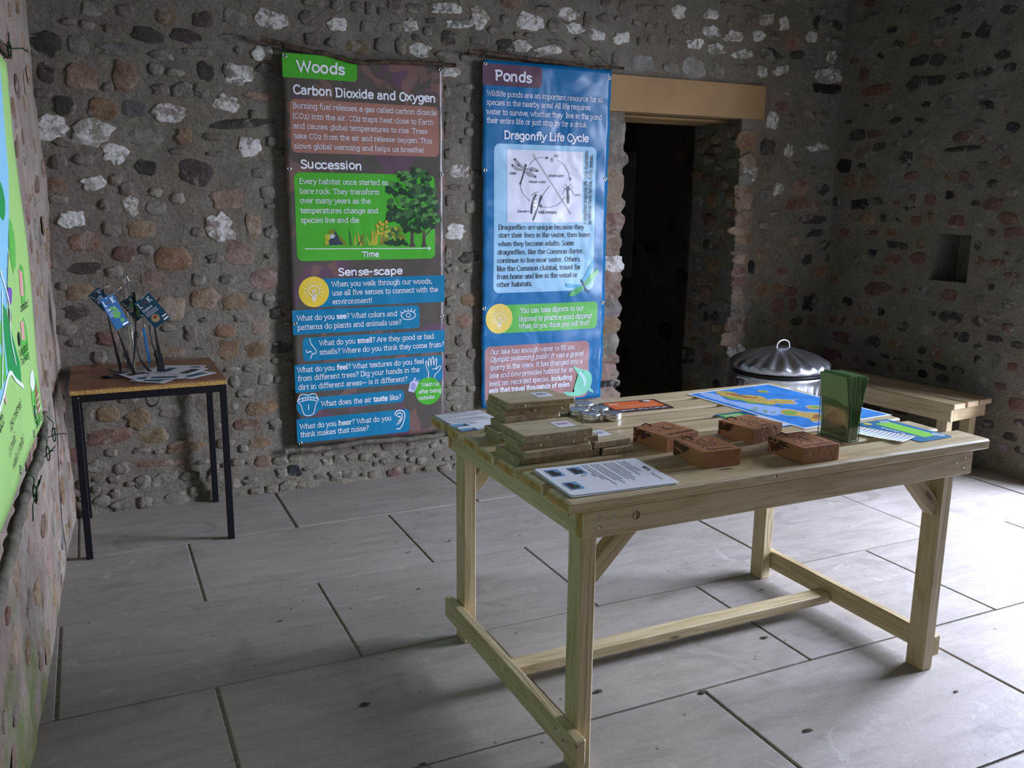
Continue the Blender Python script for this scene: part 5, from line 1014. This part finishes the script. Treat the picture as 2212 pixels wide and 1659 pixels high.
poly_surf('land_masses', mp_, P, s, 2, MAT_MAP, kind='stuff')
# teal card with a green title, partly under the map
bc, s = sheet_at('information_card', (1.885, 2.165), .15, .218, R_(2), P_('teal_card_print', (0, 92, 128)), 'teal and white card half under the world map, behind the hardwood blocks', 'card', z=TOP-.0004, r=.007, th=.0008)
poly_surf('green_title', bc, [(rrect(-.066, .052, .018, .096, .006), 0), (rrect(-.060, -.098, .066, .04, .006), 1), (blob(.0, -.03, .04, .03, rt, 12), 2)], s, 1, [P_('card_green_print', (110, 178, 52)), P_('card_white_print', (206, 220, 236)), P_('card_pink_print', (190, 150, 160))])
V = []; F_ = []
for y in (.082, .074, .066): ribbon([(-.055, y), (.005, y)], .0012, V, F_)
build2d('lettering', bc, V, F_, s, 3, M['white'])
# green and blue card with sticker sheet
gc, s = sheet_at('information_card', (2.222, 1.882), .142, .238, R_(3), P_('blue_card_print', (0, 104, 150)), 'blue card with a bright green panel at the right end of the table', 'card', r=.009)
poly_surf('green_panel', gc, [(rrect(-.016, -.088, .045, .092, .006), 0), (circ(-.038, .100, .013, 20), 1), (circ(.034, .096, .02, 20, .013), 2), (blob(.05, -.085, .016, .022, rt, 12), 2)], s, 1, [mat_simple('grass_green_print', srgb(126, 200, 62), .5, .4, var=.2, vscale=200), P_('yellow_card_print', (210, 190, 70)), P_('pale_card_print', (150, 176, 196))])
V = []; F_ = []; text2d('explore', -.040, .05, -.040+.085, .013, 'hW', V, F_, R_(-90)); build2d('lettering', gc, V, F_, s, 2, M['white'])
st, s = sheet_at('sticker_sheet', (2.103, 1.868), .092, .182, R_(19), M['paper'], 'white sheet of small coloured stickers in front of the green card', 'stickers', z=TOP+.0022, curl=.006)
P = []
for i in range(9):
    for j in range(13):
        x, y = -.038+i*.0095, -.08+j*.0132; q = .0034
        P.append(([(x-q, y), (x-q*.35, y+q*.4), (x, y+q), (x+q*.35, y+q*.4), (x+q, y), (x+q*.35, y-q*.4), (x, y-q), (x-q*.35, y-q*.4)], min(4, (8-i)//2)))
poly_surf('stickers', st, P, s, 1, [P_('plum_sticker', (110, 44, 84)), P_('blue_sticker', (60, 90, 170)), P_('cyan_sticker', (70, 170, 200)), P_('green_sticker', (120, 190, 140)), P_('pink_sticker', (190, 80, 130))], kind='stuff')

# engraved hardwood blocks
burn = mat_simple('burnt_engraving', (.035, .014, .007), .8)
def block(cx, cy, sx, sy, rot, title, art, label, seed, hole=None):
    h = .0455; t = empty('hardwood_block', (cx, cy, TOP), label, 'block', 'engraved hardwood blocks')
    Mx = Matrix.Translation((cx, cy, TOP+h/2)) @ Matrix.Rotation(rot, 4, 'Z')
    # grain runs along the block's long side
    bm = box_bm(sy, sx, h, .0022, seg=2); Mb = Mx @ Matrix.Rotation(R_(90), 4, 'Z')
    bm_obj('block', bm, M['iroko'], t, False, Mb)
    def s(u, v, layer=0): return Mx @ Vector((u, v, h/2+.0002+layer*.0001))
    V = []; F_ = []; n = len(title); wd = min(sx*.86, n*.0105); text2d(title, -wd/2+.004, -sy*.42, wd/2+.004, .0145, 'nD', V, F_)
    strokes(art, .0009, V, F_)
    build2d('engraving', t, V, F_, s, 1, burn)
    # scorched bark patch on the long side and the cord loop
    rnd = random.Random(seed); P = []
    for k in range(34):
        q = rnd.random()**1.3; y = sy/2-q*sy*(.42+.1*(seed % 3)); P.append((blob(y, h/2-rnd.random()**1.3*h*(.95-q*.75)-.002, .009*rnd.uniform(.5, 1.1), .004*rnd.uniform(.6, 1.3), rnd, 11, .35), 0))
    def side(u, v, layer=0): return Mx @ Vector((-sx/2-.0004-layer*.0001, u, v))
    P = [([(max(-sy/2+.003, min(sy/2-.003, a)), max(-h/2+.003, min(h/2-.002, b))) for a, b in p], 0) for p, _ in P]
    poly_surf('scorched_bark', t, P, side, 1, [mat_simple('scorched_bark', (.085, .035, .018), .9, bscale=200, bstr=.6)], kind='stuff')
    y0 = sy/2-.006; tube('cord_loop', [Mx @ Vector((-.03, y0+.004, h/2-.012)), Mx @ Vector((-.028, y0+.006, h/2)), Mx @ Vector((-.024, y0-.004, h/2+.006)), Mx @ Vector((-.019, y0-.016, h/2+.004)), Mx @ Vector((-.016, y0-.020, h/2))], .0018, M['black'], t, 6)
moth = ['~0,0 -.006,.02 -.030,.036 -.050,.034 -.046,.014 -.024,-.002 0,0', '~0,0 .006,.02 .030,.036 .050,.030 .044,.012 .022,-.002 0,0', '~0,-.002 -.012,-.014 -.032,-.020 -.036,-.008 -.018,0 0,0', '~0,-.002 .012,-.014 .030,-.022 .036,-.010 .018,0 0,0', '0,-.02 0,.012', '0,.012 -.006,.024', '0,.012 .006,.024']
beetle = ['~0,.026 -.016,.018 -.020,-.004 -.014,-.022 0,-.028 .014,-.022 .020,-.004 .016,.018 0,.026', '0,.018 0,-.028', '~-.010,.024 -.010,.034 0,.038 .010,.034 .010,.024', '-.018,.012 -.032,.020 -.038,.034', '.018,.012 .032,.020 .036,.034', '-.020,-.002 -.036,-.004', '.020,-.002 .036,-.004', '-.016,-.016 -.030,-.024 -.034,-.034', '.016,-.016 .030,-.024 .034,-.034', '~-.005,.038 -.012,.048 -.020,.050', '~.005,.038 .012,.048 .020,.050', '~-.012,.010 -.008,-.006 -.012,-.018', '~.012,.010 .008,-.006 .012,-.018']
bee = ['~0,.018 -.012,.008 -.014,-.010 0,-.030 .014,-.010 .012,.008 0,.018', '~0,.018 -.009,.026 0,.036 .009,.026 0,.018', '-.013,0 .013,0', '-.014,-.010 .014,-.010', '-.010,-.020 .010,-.020', '~-.010,.012 -.040,.034 -.050,.018 -.034,.004 -.012,.006', '~.010,.012 .040,.034 .050,.018 .034,.004 .012,.006', '-.013,-.002 -.028,-.014 -.030,-.030', '.013,-.002 .028,-.014 .030,-.030', '-.004,.036 -.012,.046', '.004,.036 .012,.046', '-.030,-.01 -.040,-.03', '.030,-.01 .040,-.03']
hover = ['~0,.016 -.011,.006 -.010,-.014 0,-.034 .010,-.014 .011,.006 0,.016', '~0,.016 -.013,.028 0,.038 .013,.028 0,.016', '~-.008,.012 -.030,.004 -.046,-.022 -.034,-.030 -.014,-.006', '~.008,.012 .030,.004 .046,-.022 .034,-.030 .014,-.006', '-.011,.020 -.030,.030 -.032,.042', '.011,.020 .030,.030 .032,.042', '-.010,-.004 .010,-.004', '-.010,-.014 .010,-.014', '-.012,.026 -.024,.040', '.012,.026 .024,.040', '-.006,.038 -.008,.048', '.006,.038 .008,.048']
block(1.4655, 1.8655, .122, .140, R_(-4), 'Beetles', beetle, 'reddish wooden block engraved with a beetle, nearest of the four', 1)
block(1.738, 1.795, .126, .141, R_(-1), 'Hoverflies', hover, 'reddish wooden block engraved with a hoverfly, in front of the leaflet holder', 2)
block(1.737, 2.013, .133, .130, R_(11), 'Bees', bee, 'reddish wooden block engraved with a bee, by the teal card', 3)
block(1.454, 2.040, .124, .137, R_(9.5), 'Moths and Butterflies', moth, 'reddish wooden block engraved with a butterfly, next to the front pile of boards', 4)

# clear leaflet holder with its green leaflets
lh = empty('leaflet_holder', (1.97, 1.90, TOP), 'clear acrylic leaflet holder with a low cut-away side', 'holder')
hx0, hx1, hy0, hy1 = 1.948, 1.990, 1.838, 1.955; tk = .0022
def plate(name, pts3, nrm):
    n = Vector(nrm)*tk; k = len(pts3); V = [Vector(p) for p in pts3]+[Vector(p)+n for p in pts3]
    F_ = [tuple(range(k)), tuple(reversed(range(k, 2*k)))]+[((i+1) % k, i, i+k, (i+1) % k+k) for i in range(k)]
    bm = bmesh.new(); vs = [bm.verts.new(v) for v in V]
    for f in F_: bm.faces.new([vs[i] for i in f])
    bmesh.ops.recalc_face_normals(bm, faces=bm.faces[:]); return bm_obj(name, bm, M['acrylic'], lh)
front = [(hx0, hy1, TOP+.001), (hx0, hy0, TOP+.001), (hx0, hy0, .864), (hx0, hy0+.008, .868), (hx0, hy0+.014, .9), (hx0-.002, hy0+.020, .912), (hx0-.002, hy0+.030, .918), (hx0-.002, hy1-.008, .912), (hx0-.001, hy1, .905)]
plate('front_panel', front, (-1, 0, 0))
arc = lambda y: [(hx0+.001, y, TOP+.001), (hx1, y, TOP+.001), (hx1, y, .845), (hx1-.008, y, .842), (hx1-.018, y, .844), (hx1-.030, y, .852), (hx0+.006, y, .862), (hx0+.001, y, .866)]
plate('side_panel', arc(hy0), (0, 1, 0)); plate('side_panel', arc(hy1-tk), (0, 1, 0))
plate('back_panel', [(hx1, hy1, TOP+.001), (hx1, hy0, TOP+.001), (hx1, hy0, .93), (hx1, hy1, .93)], (1, 0, 0))
plate('base_panel', [(hx0, hy0, TOP), (hx1, hy0, TOP), (hx1, hy1, TOP), (hx0, hy1, TOP)], (0, 0, 1))
lg = [mat_simple('green_leaflet_%d' % i, srgb(*c), .5, .35, bscale=30, bstr=.1) for i, c in enumerate(((120, 156, 104), (108, 146, 98), (132, 170, 118)))]
rt = random.Random(8); NL = 18
for k in range(NL):
    f = k/(NL-1); xb = .0045+hx0+f*(hx1-hx0-.0075); xt = hx0-.018+f*.078; jz = rt.uniform(-.0025, .0025); y0, y1 = hy0+.0045+rt.uniform(0, .002), hy1-.0065; zt = TZ+.198+jz-.012*(f-.3)**2
    V = []; F_ = []; n = 8; th = .0011
    for i in range(n+1):
        g = i/n; z = TOP+.0032+(zt-TOP-.003)*g; x = xb+(xt-xb)*max(0, (g-.12)/.88)**1.7
        V += [(x, y0-.006*g*f, z), (x, y1-.006*g*f, z), (x+th, y1-.006*g*f, z), (x+th, y0-.006*g*f, z)]
    for i in range(n):
        a = i*4
        for q in range(4): F_.append((a+q, a+(q+1) % 4, a+4+(q+1) % 4, a+4+q))
    F_ += [(3, 2, 1, 0), (4*n, 4*n+1, 4*n+2, 4*n+3)]
    o = mesh_obj('leaflet', V, F_, lg[k % 3], None, False, (xb, (y0+y1)/2, TOP+.003))
    tag(o, 'green leaflet at the front of the clear holder, facing left' if k == 0 else ('green leaflet at the very back of the clear holder' if k == NL-1 else 'green leaflet in the middle of the fanned stack in the clear holder'), 'leaflet', 'green leaflets in the clear holder')
    if k == 0:
        sf = lambda u, v, layer=0: Vector((xb+(xt-xb)*max(0, ((v-TOP)/(zt-TOP)-.12)/.88)**1.7-.0006, u, v))
        poly_surf('cover_picture', o, [([(hy0+.01, .79), (hy0+.06, .84), (hy1-.012, .80), (hy1-.012, .765), (hy0+.01, .765)], 0)], sf, 1, [mat_simple('dull_green_picture', srgb(66, 98, 58), .5)], .02)

# ================================================================ SMALL TABLE ON THE LEFT
sz = .697
ta = empty('side_table', (.185, 4.03, 0), 'small worn square table with black steel legs in the left corner', 'table')
bmt = box_bm(.582, .548, .0055, .001); bm_obj('tabletop', bmt, M['laminate'], ta, False, Matrix.Translation((.182, 4.012, sz-.00275)))
bm_obj('chipboard_core', box_bm(.582, .548, .0165, .001), M['chip'], ta, False, Matrix.Translation((.182, 4.012, sz-.0055-.00825)))
zb = sz-.022
for x in (-.090, .459):
    for y in (3.757, 4.268): beam('leg', ta, (x, y, 0), (x, y, zb), .026, .026, M['black_steel'], up=(1, 0, 0), bev=.002)
for y in (3.757, 4.268): beam('frame_rail', ta, (-.077, y, zb-.0155), (.446, y, zb-.0155), .025, .031, M['black_steel'], bev=.002)
for x in (-.090, .459): beam('frame_rail', ta, (x, 3.77, zb-.0155), (x, 4.255, zb-.0155), .025, .031, M['black_steel'], bev=.002)
screw(ta, (-.0775, 3.7435, zb-.012), (0, -1, 0), .003)
# laminated sheets fanned on it
rt = random.Random(6); spots = [(.36, 3.93, 38), (.30, 3.99, 12), (.26, 3.86, -38), (.34, 4.03, 70), (.20, 3.93, 20), (.29, 3.90, -12), (.33, 3.97, 52)]
names = ['lowest laminated sheet, its corner over the right edge of the small table', 'laminated sheet low in the fan on the small table', 'laminated sheet pointing to the front edge of the small table', 'laminated sheet at the back of the fan on the small table', 'laminated sheet nearest the acrylic stand', 'laminated sheet second from the top of the fan', 'top laminated sheet of the fan with dark photo strips']
PB = [P_('strip_photo_print', (60, 92, 104)), P_('strip_photo_dark', (52, 44, 42)), P_('pale_leaf_print', (150, 170, 160))]
for k, (x, y, a) in enumerate(spots):
    o, s = sheet_at('laminated_sheet', (x-.03, y), .15, .21, R_(a), M['lamin'], names[k], 'sheet', z=sz+.0002+k*.0012, th=.0008, group='laminated sheets on the small table', r=.005)
    P = [(quad(-.055, y0, .045, y0+.04), rt.choice((0, 1, 0))) for y0 in (-.085, .02)]
    poly_surf('photo_print', o, P, s, .6, PB, kind='stuff')
# clear stand with lanyard guides
sd = empty('display_stand', (.135, 4.03, sz), 'clear acrylic stand with hooks for lanyards on the small table', 'stand')
bm_obj('base', box_bm(.15, .15, .006, .001), M['acrylic'], sd, False, Matrix.Translation((.135, 4.08, sz+.0034)) @ Matrix.Rotation(R_(20), 4, 'Z'))
tube('pole', [(.135, 4.03, sz+.006), (.135, 4.03, 1.105)], .0085, M['acrylic'], sd, 14)
bm_obj('finial', (lambda b: (bmesh.ops.create_uvsphere(b, u_segments=16, v_segments=10, radius=.013), b)[1])(bmesh.new()), M['acrylic'], sd, True, Matrix.Translation((.135, 4.03, 1.118)))
hooks = [((.135, 4.03, 1.075), (.045, 4.0, 1.062)), ((.135, 4.03, 1.075), (.085, 3.97, 1.045)), ((.135, 4.03, 1.085), (.182, 4.01, 1.085)), ((.135, 4.03, 1.085), (.215, 3.98, 1.060)), ((.135, 4.03, .90), (.09, 4.0, .905)), ((.135, 4.03, .90), (.185, 4.01, .905))]
for a, b in hooks:
    a, b = Vector(a), Vector(b); tube('hook', [a, b, b+Vector((0, -.002, .012))], .0028, M['acrylic'], sd, 8)
for z in (1.085, .90): lathe('collar', [(.010, z-.008), (.014, z-.006), (.014, z+.006), (.010, z+.008)], M['acrylic'], sd, (.135, 4.03), 14)
NAVY = P_('navy_teal_print', (10, 62, 84), .35); BLU = P_('bright_blue_print', (16, 88, 140), .35)
def id_card(c, w, h, tilt, yaw, mat, label, letters=True, pic=None):
    t = Matrix.Translation(c) @ Matrix.Rotation(yaw, 4, 'Z') @ Matrix.Rotation(tilt, 4, 'Y')
    o = bm_obj('field_guide', box_bm(w, .004, h, .0008), mat, None, False, t); tag(o, label, 'guide', 'field guides on lanyards')
    def s(u, v, layer=0): return t @ Vector((u, -.0022-layer*.0001, v))
    if letters:
        V = []; F_ = []; text2d('L', -w*.40, h*.26, -w*.26, h*.17, 'nW', V, F_); text2d('K', w*.16, h*.26, w*.34, h*.17, 'nW', V, F_)
        text2d('Explore', -w*.40, h*.10, w*.16, h*.08, 'bW', V, F_)
        for k in range(3): ribbon([(-w*.4, h*(.03-.05*k)), (w*.3, h*(.03-.05*k))], .0008, V, F_)
        build2d('lettering', o, V, F_, s, 2, M['white'])
        rt_ = random.Random(int(c[0]*1000)); P = [(circ(-w*.10, h*.33, w*.09, 12), 2), (circ(w*.06, h*.33, w*.09, 12), 2)]
        if pic == 'red': P += [(circ(-w*.12, -h*.24, w*.22, 18), 0), (blob(-w*.10, -h*.20, w*.13, w*.08, rt_), 1), (quad(w*.16, -h*.45, w*.46, -h*.40), 3), (quad(w*.2, -h*.34, w*.46, -h*.30), 3)]
        if pic == 'green': P += [(blob(rt_.uniform(-.15, .25)*w, rt_.uniform(-.35, .2)*h, w*.13, w*.13, rt_), 4) for _ in range(9)]+[(quad(w*.05, -h*.46, w*.45, -h*.41), 3)]
        poly_surf('picture', o, P, s, 2, [P_('tan_print', (150, 140, 90)), P_('red_print', (150, 44, 36)), P_('photo_letter_print', (70, 52, 70)), M['white'], P_('leaf_print', (80, 150, 70))], kind='stuff')
    return o, t
cards = [((.033, 4.022, 1.012), .055, .088, -.70, .15, NAVY, 'dark field guide at the far left of the acrylic stand', True, None),
         ((.078, 3.985, .962), .062, .142, -.42, .35, BLU, 'bright blue field guide with a green leaf picture', True, 'green'),
         ((.152, 4.018, .97), .055, .10, -.60, -.1, NAVY, 'dark field guide tucked behind the front one at the right', True, 'green'),
         ((.222, 3.985, .961), .078, .132, -.62, -.1, NAVY, 'dark teal field guide with a red bird picture', True, 'red'),
         ((.190, 3.99, .812), .010, .155, -.10, .2, BLU, 'narrow blue guide hanging edge-on between the black straps', False, None)]
ends_ = [((.044, 4.0, 1.062)), (.085, 3.97, 1.045), (.150, 4.01, 1.045), (.215, 3.98, 1.052), (.190, 4.0, .905)]
for k, cdt in enumerate(cards):
    o, t = id_card(*cdt); top = t @ Vector((-.1*cdt[1], 0, cdt[2]*.5-.004)); tube('ring', [Vector(ends_[k]), (Vector(ends_[k])+top)/2+Vector((.003, -.002, .0)), top], .0016, M['eyelet'], o, 6)
def strap(pts, label, w=.0075, parent=None):
    w *= 1.5
    P = catmull(pts, 6); V = []; F_ = []; n = len(P)
    for i, p in enumerate(P):
        t = (P[min(i+1, n-1)]-P[max(i-1, 0)]).normalized(); sd_ = t.cross(Vector((0, 1, .15))).normalized() if abs(t.y) < .95 else Vector((1, 0, 0)); nn_ = t.cross(sd_).normalized()*.0009
        tw = math.cos(i*.22+pts[0][0]*40)*.35+.65
        V += [p+sd_*w*tw*.5-nn_, p-sd_*w*tw*.5-nn_, p-sd_*w*tw*.5+nn_, p+sd_*w*tw*.5+nn_]
    for i in range(n-1):
        for q in range(4): F_.append((i*4+q, i*4+(q+1) % 4, i*4+4+(q+1) % 4, i*4+4+q))
    F_ += [(3, 2, 1, 0), ((n-1)*4, (n-1)*4+1, (n-1)*4+2, (n-1)*4+3)]
    o = mesh_obj('lanyard_strap', V, F_, M['strap'], parent, False, P[0])
    if label: tag(o, label, 'strap', 'black lanyard straps on the stand')
    return o
zt = sz+.003
strap([(.040, 4.01, 1.055), (.050, 4.0, .96), (.060, 3.99, .88), (.072, 3.985, .80), (.082, 3.985, zt+.02), (.065, 3.985, zt), (.01, 3.96, zt), (.03, 3.93, zt)], 'leftmost black lanyard strap, falling from the dark guide to the tabletop')
strap([(.083, 3.975, .885), (.100, 3.975, .82), (.115, 3.97, .76), (.132, 3.965, zt+.008), (.13, 3.93, zt+.002), (.08, 3.92, zt), (.03, 3.925, zt), (.05, 3.97, zt+.001), (.11, 4.0, zt+.002)], 'black lanyard strap under the bright blue guide, looped on the tabletop', .010)
strap([(.157, 4.005, 1.04), (.155, 4.0, .93), (.152, 3.995, .84), (.158, 3.99, .77), (.180, 3.985, .725), (.205, 3.98, zt), (.24, 3.97, zt)], 'black lanyard strap just right of the clear pole')
strap([(.150, 3.99, .86), (.140, 3.985, .78), (.128, 3.98, .73), (.118, 3.975, zt)], 'short black strap crossing beside the clear pole', .006)
strap([(.205, 3.99, .90), (.212, 3.985, .83), (.225, 3.98, .76), (.228, 3.975, zt), (.20, 3.96, zt)], 'black lanyard strap right of the narrow blue guide')
strap([(.226, 3.985, .90), (.232, 3.98, .82), (.240, 3.975, .75), (.245, 3.97, zt), (.28, 3.97, zt+.003)], 'broad black strap under the dark teal guide', .017)
strap([(.200, 4.284, .690), (.186, 4.286, .62), (.185, 4.286, .54), (.192, 4.285, .497), (.212, 4.285, .488), (.236, 4.286, .505), (.243, 4.286, .56), (.232, 4.285, .62), (.222, 4.284, .690)], 'black strap loop hanging below the back edge of the small table', .006)

# ================================================================ DUSTBIN
bx, by = 3.55, 3.90
db = empty('dustbin', (bx, by, 0), 'galvanised steel dustbin with a ribbed domed lid beside the doorway', 'bin')
def ribs(i, r, z, a):
    k = .007*max(0, math.cos(a*30))**.7 if 2 <= i <= 5 else 0
    return r+k, z
lathe('body', [(0, .004), (.196, .004), (.200, .03), (.206, .05), (.226, .22), (.246, .40), (.250, .425), (.252, .445), (.258, .455), (.258, .468), (.252, .474), (.240, .470)], M['galv'], db, (bx, by), 240, ribs)
lathe('rubber_rim', [(.240, .470), (.262, .472), (.266, .488), (.258, .496), (.235, .498)], M['rubber'], db, (bx, by), 48)
def lid_r(i, r, z, a):
    k = (.0075*math.cos(a*20)) if 2 <= i <= 4 else (.003*math.cos(a*20) if i == 5 else 0)
    return r, z+k
lathe('lid', [(.272, .498), (.278, .500), (.279, .524), (.262, .542), (.20, .572), (.12, .600), (.075, .612), (.06, .618), (0, .618)], M['galv'], db, (bx, by), 200, lid_r)
for s_ in (-1, 1):
    h = tube('handle', [(bx+s_*.252, by-.045, .45), (bx+s_*.285, by-.05, .463), (bx+s_*.292, by, .468), (bx+s_*.285, by+.05, .463), (bx+s_*.252, by+.045, .45)], .006, M['galv'], db, 8)
tube('lid_handle', catmull([(bx-.048, by-.02, .615), (bx-.046, by-.02, .640), (bx-.024, by-.02, .658), (bx+.012, by-.02, .660), (bx+.038, by-.02, .645), (bx+.044, by-.02, .615)], 5), .0055, M['galv'], db, 10)

# ================================================================ BENCH ALONG THE RIGHT WALL
bn = empty('bench', (4.03, 3.45, 0), 'long pale pine slatted bench along the right wall', 'bench')
A = math.atan(.134)*.92; cA, sA = math.cos(A), math.sin(A); B0 = Vector((3.962, 3.055, 0))   # near front corner; u across, v along
bp = lambda u, v, z: (B0.x+u*cA-v*sA, B0.y+u*sA+v*cA, z)
L_ = .96
for k in range(3): beam('plank', bn, bp(.052+k*.121, 0, .405), bp(.052+k*.121, L_, .405), .099, .03, [M['pine_bench'], M['bench_end']], bev=.004)
for u in (.035, .325): beam('apron', bn, bp(u, .025, .354), bp(u, L_-.02, .354), .026, .070, [M['pine_bench'], M['bench_end']])
for v in (.040, L_-.04): beam('end_rail', bn, bp(.05, v, .354), bp(.31, v, .354), .026, .070, M['pine_bench'])
for u in (.072, .288):
    for v in (.088, L_-.088): beam('leg', bn, bp(u, v, 0), bp(u, v, .389), .066, .044, M['pine_bench'], up=(1, 0, 0))
# litter on the floor: a few dead leaves and crumbs
rt = random.Random(12); lit = mat_simple('dead_leaf', (.05, .035, .022), .9)
LEAF = ['largest dark leaf scrap on the flagstones left of the table', 'dark leaf crumb at the bottom of the picture, left of the table', 'dark leaf scrap at the left foot rail of the table', 'dark leaf scrap between the near left leg and the stretcher', 'dark leaf scrap under the right half of the stretcher', 'small leaf crumb behind the stretcher, left part', 'tiny leaf crumb by the right foot rail', 'small leaf crumb near the small table, on the slab', 'small leaf crumb behind the far left leg', 'curled leaf scrap on the flagstones in front of the table', 'leaf crumb in the bottom left part of the floor', 'tiny leaf crumb below the Woods banner', 'tiny leaf crumb in front of the near right leg', 'tiny leaf crumb below the Ponds banner']
for k, (x, y, l) in enumerate(((.62, 2.28, .022), (.68, 1.95, .014), (1.27, 2.06, .025), (1.55, 1.93, .02), (1.95, 2.12, .02), (1.38, 2.3, .012), (2.2, 2.42, .01), (.5, 2.9, .012), (1.02, 2.95, .01), (1.7, 1.65, .022), (.30, 1.95, .014), (1.1, 3.3, .012), (2.25, 1.62, .012), (1.3, 3.35, .01))):
    V = [(x+l*math.cos(a)*rt.uniform(.5, 1.1), y+l*.5*math.sin(a)*rt.uniform(.5, 1.1), .0012+rt.uniform(0, .003)) for a in [2*math.pi*i/9 for i in range(9)]]+[(x, y, .005)]
    n = 9; o = mesh_obj('dead_leaf', V, [(i, (i+1) % n, n) for i in range(n)]+[tuple(reversed(range(n)))], lit, None, False, (x, y, .001))
    tag(o, LEAF[k], 'leaf', 'dead leaf scraps on the floor')
